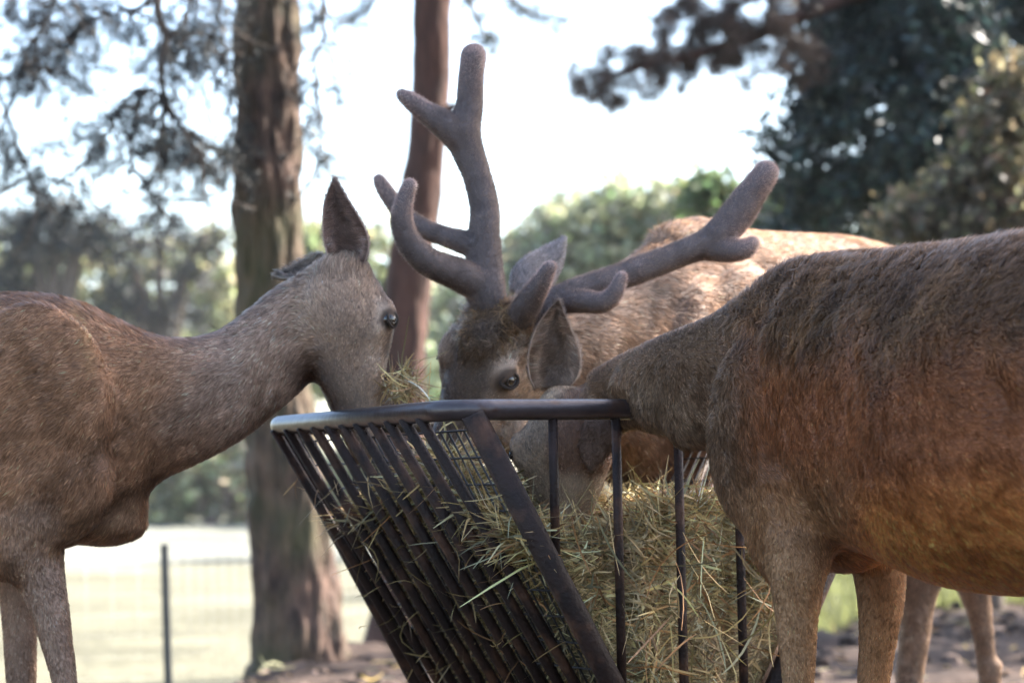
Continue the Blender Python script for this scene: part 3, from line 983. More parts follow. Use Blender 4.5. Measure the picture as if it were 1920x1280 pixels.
def blades(root_p, dirs, length, width, seed, bend=0.7, segs=5):
    """curved ribbons starting half a length before each point"""
    r = np.random.default_rng(seed)
    n = len(root_p)
    L = length if np.ndim(length) else np.full(n, length)
    d = nrm(dirs)
    side = nrm(np.cross(d, r.normal(size=(n, 3))))
    curl = nrm(np.cross(d, r.normal(size=(n, 3)))) * r.normal(0, bend, (n, 1))
    kink = (r.uniform(size=(n, 1)) < 0.3) * nrm(r.normal(size=(n, 3))) * r.uniform(0.3, 0.9, (n, 1))
    t = np.linspace(-0.5, 0.5, segs + 1)
    pts = root_p[:, None] + L[:, None, None] * (d[:, None] * t[None, :, None] + curl[:, None] * (t ** 2)[None, :, None] + kink[:, None] * np.maximum(t, 0)[None, :, None])
    tw = np.minimum(1, (0.5 - np.abs(t)) * 6 + 0.3)
    W = (width if np.ndim(width) else np.full(n, width))[:, None, None] * tw[None, :, None]
    V = np.stack([pts - side[:, None] * W, pts + side[:, None] * W], 2)     # n, segs+1, 2, 3
    k = (segs + 1) * 2
    base = (np.arange(n) * k)[:, None, None]
    j = np.arange(segs)[None, :, None] * 2
    F = base + j + np.array([0, 1, 3, 2])[None, None]
    c = HAYC[r.choice(len(HAYC), n, p=HAYW)] * np.exp(r.normal(-0.18, 0.45, (n, 1)))
    c = c * np.array([1.13, 1.0, 0.82]) * (1 + 0.35 * fnoise(root_p, 14, 8, 2))[:, None]
    brown = sstep(-0.1, 0.6, fnoise(root_p, 7, 5, 2))[:, None] * 0.55
    c = c * (1 - brown) + c.mean(1, keepdims=True) * np.array([1.2, 0.78, 0.4]) * brown
    return V.reshape(-1, 3), F.reshape(-1, 4), np.repeat(np.clip(c, 0.02, 0.7), k, 0)


def hay_top(u, v):
    p = np.stack([u, v, np.zeros_like(u)], 1)
    h = -0.165 - 0.035 * sstep(0.4, 0.55, u) + 0.02 * fnoise(p, 9, 3, 2)
    h = h - 0.12 * np.exp(-((u - 0.26) ** 2 / 0.016 + (v - 0.1) ** 2 / 0.04))
    h = h + 0.085 * np.exp(-((u - 0.17) ** 2 + (v - 0.32) ** 2) / 0.03)
    return h


def build_hay():
    r = np.random.default_rng(77)
    VV, FF, CC, off = [], [], [], 0

    def put(V, F, C):
        nonlocal off
        VV.append(V); FF.append(F + off); CC.append(C); off += len(V)
    # 1. near end face
    n = 9000
    z = -0.13 - 0.36 * r.uniform(0, 1, n)
    u = rack_u(z) - 0.01 + r.uniform(0, 1, n) * (RW - 2 * rack_u(z) + 0.02)
    v = np.abs(r.normal(0, 0.03, n)) + 0.014
    ok = z < hay_top(u, np.clip(v, 0, 1)) + 0.012
    u, v, z = u[ok], v[ok], z[ok]
    p = Rk(u, v, 0); p[:, 2] = ZR + z
    k = len(p)
    dirs = RU * r.normal(0.25, 0.8, (k, 1)) + RV * r.normal(0, 0.12, (k, 1)) + np.array([0, 0, 1]) * r.normal(0.0, 0.42, (k, 1))
    Vb, Fb, Cb = blades(p, dirs, r.uniform(0.05, 0.22, k), r.uniform(0.0007, 0.0024, k), 1)
    vv = (Vb - RO) @ RV
    uu, zz = (Vb - RO) @ RU, Vb[:, 2] - ZR
    lim = rack_u(zz) + 0.016
    Vb += RU * (np.maximum(0, lim - uu) - np.maximum(0, uu - (RW - lim)))[:, None]
    bars = np.array([INS, 0.1875, 0.311, 0.435, 0.558, 0.682, RW - INS])
    gap = np.clip((np.min(np.abs(uu[:, None] - bars[None, 1:6]), 1) - 0.016) / 0.03, 0, 1)
    gap = gap * np.clip((np.minimum(uu - rack_u(zz), RW - uu - rack_u(zz)) - 0.04) / 0.04, 0, 1)
    lo_v = 0.0225 - gap * np.clip(0.012 + 0.035 * fnoise(Vb, 9, 2), 0, 0.05)
    vv = vv - 0.016 * gap * sstep(0.09, 0.03, vv)
    Vb += RV * (np.maximum(vv, lo_v + 0.004 * fnoise(Vb, 30, 2)) - (Vb - RO) @ RV)[:, None]
    put(Vb, Fb, Cb)
    # 2. top surface
    n = 5200
    u = r.uniform(0.17, RW - 0.17, n); v = r.uniform(0.03, RL - 0.09, n)
    u = np.where(r.uniform(size=n) < 0.25, r.uniform(0.13, 0.2, n), u)
    z = hay_top(u, v) + r.normal(0, 0.012, n)
    p = Rk(u, v, 0); p[:, 2] = ZR + z
    dirs = np.stack([r.normal(size=n), r.normal(size=n), r.normal(0, 0.2, n)], 1)
    put(*blades(p, dirs, r.uniform(0.06, 0.2, n), r.uniform(0.0007, 0.0024, n), 2))
    # 3. behind the left side bars, poking through
    n = 3400
    z = -0.10 - 0.42 * r.uniform(0, 1, n); v = r.uniform(0.05, RL - 0.04, n)
    u = rack_u(z) + 0.022 + np.abs(r.normal(0, 0.025, n))
    ok = z < hay_top(u, v) + 0.03
    u, v, z = u[ok], v[ok], z[ok]
    p = Rk(u, v, 0); p[:, 2] = ZR + z
    k = len(p)
    dirs = RU * r.normal(0, 0.35, (k, 1)) + RV * r.normal(0, 0.8, (k, 1)) + np.array([0, 0, 1]) * r.normal(0.0, 0.6, (k, 1))
    put(*blades(p, dirs, r.uniform(0.03, 0.10, k), r.uniform(0.0006, 0.0016, k), 3))
    n = 100
    z = -0.10 - 0.45 * r.uniform(0, 1, n); v = r.uniform(0.0, RL, n)
    u = rack_u(z) - 0.045 + r.normal(0, 0.02, n)
    p = Rk(u, v, 0); p[:, 2] = ZR + z
    dirs = RU * r.normal(-0.8, 0.5, (n, 1)) + RV * r.normal(-0.2, 0.7, (n, 1)) + np.array([0, 0, 1]) * r.normal(-0.45, 0.7, (n, 1))
    put(*blades(p, dirs, r.uniform(0.04, 0.12, n), r.uniform(0.0006, 0.0014, n), 4, 0.4))
    # 4. long loose stalks in front
    n = 60
    z = -0.2 - 0.3 * r.uniform(0, 1, n)
    u = rack_u(z) + 0.05 + r.uniform(0, 1, n) * (RW - 2 * rack_u(z) - 0.14); v = r.uniform(-0.08, -0.025, n)
    p = Rk(u, v, 0); p[:, 2] = ZR + z
    dirs = RU * r.normal(0.1, 0.8, (n, 1)) + RV * r.normal(-0.15, 0.3, (n, 1)) + np.array([0, 0, 1]) * r.normal(-0.3, 0.7, (n, 1))
    put(*blades(p, dirs, r.uniform(0.07, 0.18, n), r.uniform(0.001, 0.002, n), 5, 0.5))
    V, F, C = np.concatenate(VV), np.concatenate(FF), np.concatenate(CC)
    # packed core, lumpy prism inside the V
    nu, nv, nz = 22, 20, 12
    cv, cf = [], []
    vs = np.linspace(0.035, RL - 0.04, nv)
    sect = []
    for t in np.linspace(0, 1, 10): sect.append((0.0, t))
    prof = []
    for vv in vs:
        ring = []
        zz = np.linspace(-0.70, -0.2, 12)
        for z0 in zz: ring.append((rack_u(z0) + 0.035, vv, z0))
        us = np.linspace(rack_u(-0.2) + 0.035, RW - rack_u(-0.2) - 0.035, 16)[1:-1]
        ht = hay_top(us, np.full_like(us, vv)) - 0.035
        for a, b in zip(us, ht): ring.append((a, vv, b))
        for z0 in zz[::-1]: ring.append((RW - rack_u(z0) - 0.035, vv, z0))
        prof.append(ring)
    ns = len(prof[0])
    Q = np.array(prof).reshape(-1, 3)
    Q = Q + 0.012 * np.stack([fnoise(Q, 25, 1), fnoise(Q, 25, 2), fnoise(Q, 25, 4)], 1)
    W = Rk(Q[:, 0], Q[:, 1], 0); W[:, 2] = ZR + Q[:, 2]
    cf = rings_to_faces(nv, ns)
    n0 = len(V)
    Vall = np.concatenate([V, W])
    faces = F.tolist() + [[i + n0 for i in q] for q in cf]
    o = mobj('hay', Vall, faces, M['hay'], None, True)
    set_col(o.data, np.concatenate([C, np.tile([[0.1, 0.09, 0.05]], (len(W), 1))]))
    o.data.materials.append(M['haycore'])
    mi = np.zeros(len(faces), np.int32); mi[len(F):] = 1
    o.data.polygons.foreach_set('material_index', mi)
    tag(o, 'tangled dry hay filling the steel rack', 'hay', kind='stuff')
    # tuft in front of the left deer's nose
    n = 190
    cx = r.normal(0, 1, n)
    p = np.array([P(756 + 18 * a + (10 if b > 0 else 0), 744 - abs(r.normal(0, 24)) , 4.5 + r.normal(0, 0.03)) for a, b in zip(cx, r.normal(size=n))])
    dirs = np.stack([r.normal(0, 0.9, n), r.normal(0, 0.6, n), r.normal(0.5, 0.7, n)], 1)
    V, F, C = blades(p, dirs, r.uniform(0.025, 0.09, n), r.uniform(0.0006, 0.0015, n), 8, 0.8)
    extra = path((735, 720, 4.48), (750, 690, 4.48), (725, 700, 4.46), (775, 725, 4.47))
    V2, F2, C2 = blades(extra, np.array([[-.1, 0, 1], [-.25, 0, 1], [1, 0, -.55], [.3, 0, .8]]), np.array([0.12, 0.13, 0.13, 0.08]), np.full(4, 0.0016), 9, 0.2)
    o = mobj('hay_wisp', np.concatenate([V, V2]), np.concatenate([F, F2 + len(V)]), M['hay'], None, True)
    set_col(o.data, np.concatenate([C, C2]))
    tag(o, 'wisp of green hay pulled up at the mouth of the left deer', 'hay', kind='stuff')


build_hay()
build_litter()


# ------------------------------------------------------------------ deer
def frame(A, N):
    A = nrm(np.array(A, float)); N = np.array(N, float)
    N = nrm(N - A * (N @ A))
    return A, N, np.cross(N, A)          # towards nose, out of the forehead, to its left


HEAD = ((-0.025, -0.02, -0.06, 0.03), (-0.01, 0.0, -0.09, 0.048), (0.02, 0.02, -0.12, 0.06), (0.06, 0.042, -0.137, 0.07), (0.10, 0.053, -0.139, 0.074), (0.15, 0.044, -0.126, 0.06),
        (0.20, 0.030, -0.108, 0.048), (0.25, 0.02, -0.088, 0.041), (0.30, 0.012, -0.07, 0.038), (0.34, 0.004, -0.05, 0.037), (0.362, -0.01, -0.045, 0.03), (0.37, -0.02, -0.036, 0.016))


def head_parts(o, fr, sc):
    A, N, L = fr
    st = [(o + A * t * sc + N * a * sc, o + A * t * sc + N * b * sc, w * sc, L) for t, a, b, w in HEAD]
    V, f, ax = loft(st, 24, 4, 2.3)
    parts = [(V, f, -ax, 2)]
    R = np.array([A, N, L])
    for s in (-1, 1):
        for c, r in (((0.095, 0.026, s * 0.052), (0.036, 0.024, 0.026)), ((0.075, -0.075, s * 0.042), (0.065, 0.055, 0.027)), ((0.12, -0.005, s * 0.052), (0.03, 0.03, 0.02))):
            V, f = ellip(o + (np.array(c) * sc) @ R, R, np.array(r) * sc)
            parts.append((V, f, np.tile(-A, (len(V), 1)), 2))
    return parts


def leg_parts(pts, rad, flat=1.0):
    V, f = tube(pts, rad, 18, 5)
    pts = catmull(np.asarray(pts, float), 5)
    ax = nrm(np.gradient(pts, axis=0))
    return (V, f, np.repeat(ax, 18, 0), 3)


def visible_weight(tri_c, lo=0.1):
    q = proj(tri_c)
    inside = (q[:, 0] > -70) & (q[:, 0] < 1990) & (q[:, 1] > -70) & (q[:, 1] < 1350)
    return np.where(inside, 1.0, lo)


def fur_on(me, name, parent, density, length, radius, flow, cols, seed, mat, frizz=0.25, a0=0.55, a1=1.15, lens=None, npt=4, lo=0.1, clump=0.25, colvar=0.42):
    """hair strands rooted all over a mesh. flow/cols/lens are per vertex"""
    r = np.random.default_rng(seed)
    me.calc_loop_triangles()
    T = np.empty(len(me.loop_triangles) * 3, np.int32)
    me.loop_triangles.foreach_get('vertices', T)
    T = T.reshape(-1, 3)
    V = mverts(me)
    nv = np.empty(len(V) * 3, np.float32)
    me.vertices.foreach_get('normal', nv)
    nv = nv.reshape(-1, 3).astype(float)
    a, b, c = V[T[:, 0]], V[T[:, 1]], V[T[:, 2]]
    fn = np.cross(b - a, c - a)
    area = np.linalg.norm(fn, axis=1) / 2
    cen = (a + b + c) / 3
    w = area * visible_weight(cen, lo)
    facing = np.einsum('ij,ij->i', nrm(fn), nrm(CAM - cen))
    w = w * np.where(facing < -0.35, 0.25, 1.0)
    n = int(w.sum() * density)
    t = r.choice(len(T), n, p=w / w.sum())
    u1, u2 = r.uniform(size=n), r.uniform(size=n)
    s = np.sqrt(u1)
    bw = np.stack([1 - s, s * (1 - u2), s * u2], 1)[:, :, None]
    I = T[t]
    root = (V[I] * bw).sum(1)
    N = nrm((nv[I] * bw).sum(1))
    fl = (flow[I] * bw).sum(1)
    col = (cols[I] * bw).sum(1)
    ln = length * r.uniform(0.6, 1.25, n)
    if lens is not None:
        ln = ln * (lens[I] * bw[:, :, 0]).sum(1)
    # clumped direction noise
    wob = np.stack([vnoise(root, 60, seed), vnoise(root, 60, seed + 3), vnoise(root, 60, seed + 5)], 1) + 0.6 * np.stack([vnoise(root, 17, seed + 11), vnoise(root, 17, seed + 12), vnoise(root, 17, seed + 13)], 1)
    fz = frizz if np.ndim(frizz) == 0 else (frizz[I] * bw[:, :, 0]).sum(1)[:, None]
    fl = fl + wob * (clump + 1.7 * fz) + r.normal(size=(n, 3)) * fz * 0.55
    fl = nrm(fl - N * np.einsum('ij,ij->i', fl, N)[:, None])
    pts = np.empty((n, npt, 3))
    pts[:, 0] = root - N * 0.001
    seg = ln / (npt - 1)
    curl = r.normal(size=(n, 3)) * fz * 0.5 + fz * 0.6 * np.stack([vnoise(root, 90, seed + 31), vnoise(root, 90, seed + 32), vnoise(root, 90, seed + 33)], 1)
    for k in range(1, npt):
        ang = a0 + (a1 - a0) * (k - 1) / max(npt - 2, 1)
        d = N * math.cos(ang) + fl * math.sin(ang) + curl * (k / npt)
        pts[:, k] = pts[:, k - 1] + nrm(d) * seg[:, None]
    col = col * np.exp(r.normal(0, colvar, (n, 1))) * np.exp(0.25 * vnoise(root, 70, seed + 21))[:, None]
    cu = bpy.data.hair_curves.new(name)
    cu.add_curves([npt] * n)
    cu.attributes['position'].data.foreach_set('vector', pts.astype(np.float32).ravel())
    ra = cu.attributes.get('radius') or cu.attributes.new('radius', 'FLOAT', 'POINT')
    prof = np.array([1.0, 0.9, 0.65, 0.15]) if npt == 4 else np.linspace(1, 0.15, npt)
    ra.data.foreach_set('value', np.tile(prof * radius, n).astype(np.float32) * np.repeat(r.uniform(0.7, 1.3, n), npt).astype(np.float32))
    ca = cu.attributes.new('col', 'FLOAT_COLOR', 'CURVE')
    cc = np.ones((n, 4), np.float32); cc[:, :3] = np.clip(col, 0.003, 0.8)
    ca.data.foreach_set('color', cc.ravel())
    na = cu.attributes.new('nor', 'FLOAT_VECTOR', 'CURVE')
    Nn = nrm(N + 0.35 * fl + r.normal(0, 0.16, (n, 3)) + 0.25 * wob)
    na.data.foreach_set('vector', Nn.astype(np.float32).ravel())
    cu.materials.append(mat)
    o = bpy.data.objects.new(name, cu)
    link(o, parent)
    return o


def transfer(me, parts):
    """per-vertex hair flow and part id from the nearest construction ring"""
    V = mverts(me)
    pts = np.concatenate([p[0] for p in parts]); ax = np.concatenate([p[2] for p in parts]); pid = np.concatenate([np.full(len(p[0]), p[3]) for p in parts])
    kd = kdtree.KDTree(len(pts))
    for i, q in enumerate(pts): kd.insert(q, i)
    kd.balance()
    fl = np.zeros((len(V), 3)); pi = np.zeros((len(V), 5))
    for i, q in enumerate(V):
        for (_, k, dist) in kd.find_n(q, 6):
            wt = 1 / (dist + 0.004)
            fl[i] += ax[k] * wt; pi[i, int(pid[k])] += wt
    return nrm(fl), pi / pi.sum(1, keepdims=True)


def ear(parent, base, tip, opening, length_scale=1.0, width=0.042, cup=0.03, inner=(0.16, 0.11, 0.085), outer=(0.13, 0.10, 0.085), seed=1, curl=0.0, fur_len=0.012):
    base, tip = np.array(base, float), np.array(tip, float)
    D = tip - base; L = np.linalg.norm(D); D = D / L
    O = np.array(opening, float); O = nrm(O - D * (O @ D))
    S = np.cross(D, O)
    nu, nv = 22, 13
    G = np.zeros((nu, nv, 3))
    for i in range(nu):
        s = i / (nu - 1)
        wd = width * (np.sin(PI * min(1, (s * 0.93 + 0.07)) ** 0.85) ** 0.75 * (1 - 0.25 * s) + 0.05 * (1 - s) ** 2)
        if i == nu - 1: wd = width * 0.05
        cp = cup * (1 - 0.55 * s) * (0.5 + 0.5 * min(1, s * 5))
        for j in range(nv):
            q = -1 + 2 * j / (nv - 1)
            roll = 1.0 + 0.6 * (1 - s) ** 3
            G[i, j] = base + D * L * s + S * wd * math.sin(q * 1.25 * roll) / math.sin(1.25) - O * cp * (math.cos(q * 1.25 * roll) - 0.2) + O * curl * s * s + S * 0.004 * math.sin(6 * s)
    th = 0.003
    F1 = G.reshape(-1, 3)
    nn = np.cross(np.gradient(G, axis=0), np.gradient(G, axis=1)).reshape(-1, 3)
    nn = nrm(nn)
    if (nn.mean(0) @ O) < 0: nn = -nn
    inn, outv = F1 + nn * th * 0.5, F1 - nn * th * 0.5
    i = np.arange(nu * nv).reshape(nu, nv)
    q = np.stack([i[:-1, :-1].ravel(), i[:-1, 1:].ravel(), i[1:, 1:].ravel(), i[1:, :-1].ravel()], 1)
    n0 = nu * nv
    faces = q.tolist() + (q[:, ::-1] + n0).tolist()
    edge = list(i[0, :]) + list(i[1:, -1]) + list(i[-1, -2::-1]) + list(i[-2:0:-1, 0])
    for a, b in zip(edge, edge[1:] + edge[:1]):
        faces.append([b, a, a + n0, b + n0])
    V = np.concatenate([inn, outv])
    # make inner side face along O
    fa = faces[len(q) // 2]
    nf = np.cross(V[fa[1]] - V[fa[0]], V[fa[2]] - V[fa[1]])
    if nf @ O < 0: faces = [list(f)[::-1] for f in faces]
    o = mobj('ear', V, faces, M['skin'], parent)
    inner, outer = np.array(inner) * 1.9, np.array(outer) * 1.9
    c = np.concatenate([np.tile(inner, (n0, 1)), np.tile(outer, (n0, 1))])
    jj = np.tile(np.abs(np.linspace(-1, 1, nv)), nu)
    ss = np.repeat(np.linspace(0, 1, nu), nv)
    dark = (0.5 + 0.75 * sstep(0.1, 0.95, jj)) * (1 - 0.3 * sstep(0.5, 1, ss))
    c[:n0] *= dark[:, None]
    set_col(o.data, c)
    if FUR:
        fl = np.tile(D, (len(V), 1)) * 1.0
        # inner hairs point from the edges towards the middle
        sd = np.tile(np.linspace(-1, 1, nv), nu)[:, None] * S
        fl[:n0] = fl[:n0] * 0.6 - sd * 0.9
        lens = np.concatenate([0.7 + 0.8 * jj, np.full(n0, 0.55)])
        fur_on(o.data, 'fur', o, 420000, fur_len, 0.00028, fl, c, seed, M['fur'], 0.25, 0.5, 1.2, lens)
    return o


def eye(parent, c, look, r, up, spin=0.0):
    look = nrm(np.array(look, float)); up = np.array(up, float)
    up = nrm(up - look * (up @ look)); sd = np.cross(up, look)
    V, f = ellip(c, np.array([sd, up, look]), (r, r, r), 24, 16)
    e = mobj('eye', V, f, M['eye'], parent)
    th = np.linspace(0, 2 * PI, 31)[:-1]

    def ring(rx, ry, lift, tr, name, mat, par):
        pts = []
        for t in th:
            x, y = rx * math.cos(t), ry * math.sin(t) * (1 - 0.25 * abs(math.cos(t)))
            z = math.sqrt(max(0.02 * r * r, (r * lift) ** 2 - x * x - y * y))
            pts.append(c + sd * x + up * y + look * z)
        V, f = tube(np.array(pts), tr, 8, closed=True)
        return mobj(name, V, f, mat, par)
    ring(r * 0.5, r * 0.5, 1.005, r * 0.06, 'iris', M['iris'], e)
    ring(r * 0.98, r * 0.80, 1.1, r * 0.17, 'eyelid', M['lid'], parent)
    return e


def make_deer(label, parts, voxel, smooth, colour_fn, fur_cfg, loc, eyes=()):
    root = empty('red_deer', loc)
    tag(root, label, 'deer', 'red deer feeding at the hay rack')
    me = remesh([(p[0], p[1]) for p in parts], voxel, smooth)
    nv = np.empty(len(me.vertices) * 3, np.float32); me.vertices.foreach_get('normal', nv)
    me.vertices.foreach_set('co', (mverts(me) - nv.reshape(-1, 3) * 0.0045).astype(np.float32).ravel())
    me.update()
    me.materials.append(M['skin'])
    body = bpy.data.objects.new('body', me)
    link(body, root)
    V = mverts(me)
    flow, pid = transfer(me, parts)
    flow = nrm(flow + np.array([0, 0, -0.35]))
    cols, lens, friz = colour_fn(V, pid)
    bvh = BVHTree.FromPolygons([tuple(q) for q in mverts(me)], [tuple(p.vertices) for p in me.polygons])
    for c, look, r, up in eyes:
        look = nrm(np.array(look, float))
        hit = bvh.ray_cast(Vector(c + look * 0.15), Vector(-look), 0.3)
        c = (np.array(hit[0]) if hit[0] is not None else c) - look * r * 0.78
        eye(root, c, look, r, up)
        dist = np.linalg.norm(V - (c + look * r * 0.5), axis=1)
        lens = lens * (0.1 + 0.9 * sstep(r * 1.0, r * 2.6, dist))
        cols = mix(cols, [0.04, 0.03, 0.026], 0.9 * sstep(r * 1.7, r * 1.2, dist))
    lum = cols.mean(1, keepdims=True)
    cols = np.clip(lum + (cols - lum) * 1.22, 0.004, 1) * np.array([1.47, 1.33, 1.22])
    set_col(me, np.clip(cols * 0.8, 0.003, 1))
    if FUR:
        fur_on(me, 'fur', root, flow=flow, cols=cols, lens=lens, frizz=friz, mat=M['fur'], **fur_cfg)
    return root


def mix(a, b, t):
    return a * (1 - t[:, None]) + np.asarray(b) * t[:, None]


def hoof(parent, p, fwd):
    p = np.array(p, float); fwd = nrm(np.array(fwd, float)); sd = np.cross([0, 0, 1], fwd)
    for s in (-1, 1):
        st = []
        for z, a, b, w in ((0.07, 0.02, -0.03, 0.016), (0.035, 0.035, -0.03, 0.018), (0.004, 0.06, -0.032, 0.02)):
            c = p + sd * s * 0.019 + np.array([0, 0, z])
            st.append((c + fwd * a, c + fwd * b, w, sd))
        V, f, _ = loft(st, 14, 3)
        mobj('hoof', V, f, M['lid'], parent)


def shank(top_pts, top_rad, foot, knee_z, rads, bend):
    """finish a leg from its visible upper part down to the ground"""
    pts = list(top_pts); rad = list(top_rad)
    foot = np.array(foot, float); bend = np.array(bend, float)
    last = pts[-1]
    k = last + (foot - last) * ((last[2] - knee_z) / max(last[2], 1e-3)) + bend
    pts += [k, (k + foot) / 2 + np.array([0, 0, 0.02]) + bend * 0.3, foot + np.array([0, 0, 0.1]), foot + np.array([0, 0, 0.045])]
    rad += rads
    return leg_parts(pts, rad)


def build_left_deer():
    L = nrm(np.array([-0.18, 1.0, 0.0]))
    S = [(-900, 640, -880, 900, 4.62, .10), (-760, 575, -740, 1010, 4.6, .2), (-500, 553, -480, 1060, 4.56, .23), (-220, 562, -210, 1082, 4.52, .24), (-60, 556, -45, 1072, 4.49, .21),
         (60, 553, 60, 1045, 4.46, .175), (150, 570, 165, 1015, 4.45, .145), (225, 604, 240, 970, 4.45, .115), (290, 630, 300, 905, 4.45, .092), (350, 636, 375, 868, 4.45, .078),
         (410, 622, 450, 828, 4.46, .071), (470, 580, 520, 772, 4.47, .067), (530, 534, 575, 725, 4.48, .065), (590, 505, 606, 690, 4.49, .064), (640, 500, 640, 640, 4.5, .055)]
    V, f, ax = loft([(P(a, b, d), P(c, e, d), w, L) for a, b, c, e, d, w in S], 30, 5)
    parts = [(V, f, -ax, 0)]
    ho = P(683, 500, 4.5)
    fr = frame((0.04, 0.0, -1.0), (0.95, 0.30, 0.05))
    parts += head_parts(ho, fr, 1.0)
    I3 = np.eye(3)
    # shoulder, brisket, ribs
    for (x, y, d, r) in ((60, 760, 4.318, (.15, .05, .19)), (95, 900, 4.312, (.12, .05, .12)), (195, 982, 4.44, (.085, .075, .042)), (240, 945, 4.44, (.04, .06, .045)), (20, 1010, 4.33, (.085, .055, .08)),
                         (-60, 850, 4.31, (.12, .05, .2)), (-250, 850, 4.27, (.16, .06, .2)), (60, 760, 4.60, (.15, .05, .19)), (-620, 800, 4.38, (.2, .06, .22)), (-620, 800, 4.75, (.2, .06, .22))):
        V, f = ellip(P(x, y, d), I3, r)
        parts.append((V, f, np.tile([-.6, 0, -.6], (len(V), 1)), 0))
    # legs: near fore, far fore, two hind
    sh = lambda q, rr, foot, kz, rads, bend=(0, 0, 0): parts.append(shank(q, rr, foot, kz, rads, bend))
    low = [.033, .02, .022, .02]
    fA = P(140, 1500, 4.36); fA[2] = 0
    fB = P(38, 1500, 4.58); fB[2] = 0
    q1 = path((60, 960, 4.34), (70, 1050, 4.33), (95, 1150, 4.33), (122, 1280, 4.33), (132, 1350, 4.33))
    sh(q1, np.array([68, 54, 40, 28, 25]) * 4.33 / FPX, (fA[0], fA[1], 0), .34, low)
    q2 = path((30, 960, 4.56), (32, 1060, 4.57), (36, 1150, 4.57), (40, 1280, 4.57), (42, 1350, 4.57))
    sh(q2, np.array([60, 46, 38, 32, 28]) * 4.57 / FPX, (fB[0], fB[1], 0), .34, low)
    for d in (4.42, 4.74):
        q = path((-650, 900, d), (-610, 1030, d), (-660, 1180, d), (-720, 1290, d))
        ft = P(-700, 1600, d); sh(q, [.12, .085, .05, .035], (ft[0], ft[1], 0), .4, [.028, .02, .022, .02])
    # tail
    V, f = tube(path((-890, 640, 4.62), (-925, 690, 4.62), (-930, 760, 4.62)), [.03, .03, .015], 10, 3, True)
    parts.append((V, f, np.tile([0, 0, -1.], (len(V), 1)), 0))

    def colour(V, pid):
        q = proj(V)
        base = np.tile([0.27, 0.172, 0.118], (len(V), 1))
        grey = np.array([0.285, 0.232, 0.205]); tan = np.array([0.21, 0.135, 0.085]); dark = np.array([0.075, 0.05, 0.038])
        n = fnoise(V, 6, 4, 3)
        coat_shade_marks = []  # coat bands, plus painted shade at jaw and crease, light on ridge and brisket
        neck = sstep(250, 480, q[:, 0] + 40 * n)
        c = mix(base, grey, 0.75 * neck)
        low = sstep(900, 1010, q[:, 1] + 30 * n) * sstep(320, 200, q[:, 0])
        c = mix(c, tan * 1.15, 0.6 * low)
        c = mix(c, grey * 0.95, 0.75 * pid[:, 3])
        # dark stripe along the spine
        zt = np.interp(q[:, 0], [-900, 0, 60, 150, 225, 290, 350, 410, 470, 530, 590, 640], [640, 556, 553, 570, 604, 630, 636, 622, 580, 534, 505, 500])
        c = mix(c, dark, 0.6 * sstep(26, 4, q[:, 1] - zt + 10 * n))
        for (x0, y0, x1, y1, wd, cc, am) in ((250, 790, 90, 930, 34, (0.085, 0.05, 0.032), .6), (150, 590, 175, 690, 12, (0.33, 0.22, 0.14), .6), (40, 640, 110, 780, 26, (0.10, 0.058, 0.036), .5),
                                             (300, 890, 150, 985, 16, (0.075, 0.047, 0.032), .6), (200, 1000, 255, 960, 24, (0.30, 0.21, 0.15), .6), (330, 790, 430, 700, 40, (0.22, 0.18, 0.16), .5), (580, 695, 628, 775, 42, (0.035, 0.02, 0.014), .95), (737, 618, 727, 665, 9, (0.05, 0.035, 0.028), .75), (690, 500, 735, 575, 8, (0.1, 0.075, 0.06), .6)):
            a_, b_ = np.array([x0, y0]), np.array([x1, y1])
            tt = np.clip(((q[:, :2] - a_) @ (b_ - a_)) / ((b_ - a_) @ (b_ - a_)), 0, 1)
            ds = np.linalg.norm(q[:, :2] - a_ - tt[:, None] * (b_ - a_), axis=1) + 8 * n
            coat_shade_marks.append((ds, wd, cc, am))
        hd = pid[:, 2]
        c = mix(c, [0.34, 0.28, 0.235], 0.8 * hd)
        c = mix(c, [0.17, 0.12, 0.088], 0.55 * hd * sstep(-0.1, 0.5, fnoise(V, 9, 6, 2)))
        A, N, Lh = fr
        t = (V - ho) @ A; nn = (V - ho) @ N
        c = mix(c, [0.10, 0.072, 0.055], hd * sstep(0.035, 0.06, nn) * 0.6)
        c = mix(c, [0.09, 0.06, 0.042], hd * sstep(-0.085, -0.115, nn) * sstep(0.13, 0.17, t))  # shade under the jaw, painted as darker coat
        c = mix(c, [0.15, 0.115, 0.085], hd * sstep(0.18, 0.24, t) * 0.7)
        for ds, wd, cc, am in coat_shade_marks: c = mix(c, cc, am * np.exp(-np.maximum(ds, 0) ** 2 / wd ** 2))
        c = c * (1 + 0.22 * n)[:, None]
        lens = 1.0 - 0.4 * hd - 0.45 * pid[:, 3] + 0.9 * sstep(30, 0, q[:, 1] - zt)
        friz = 0.08 + 0.05 * n
        return c, lens, friz

    gl = P(60, 900, 4.45)
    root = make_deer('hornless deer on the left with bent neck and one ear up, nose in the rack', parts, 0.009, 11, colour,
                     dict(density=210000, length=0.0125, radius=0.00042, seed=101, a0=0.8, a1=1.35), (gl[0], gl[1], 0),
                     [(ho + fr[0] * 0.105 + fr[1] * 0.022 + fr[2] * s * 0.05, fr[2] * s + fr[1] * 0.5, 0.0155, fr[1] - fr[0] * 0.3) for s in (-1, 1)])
    A, N, Lh = fr
    ear(root, P(655, 508, 4.47), P(628, 336, 4.44), (-0.2, -1, 0.0), width=0.043, cup=0.022, inner=(0.17, 0.11, 0.09), outer=(0.14, 0.11, 0.095), seed=5)
    ear(root, P(606, 492, 4.57), P(513, 512, 4.60), (-0.2, -0.7, 1), width=0.037, cup=0.022, inner=(0.14, 0.11, 0.09), outer=(0.15, 0.13, 0.11), seed=6)
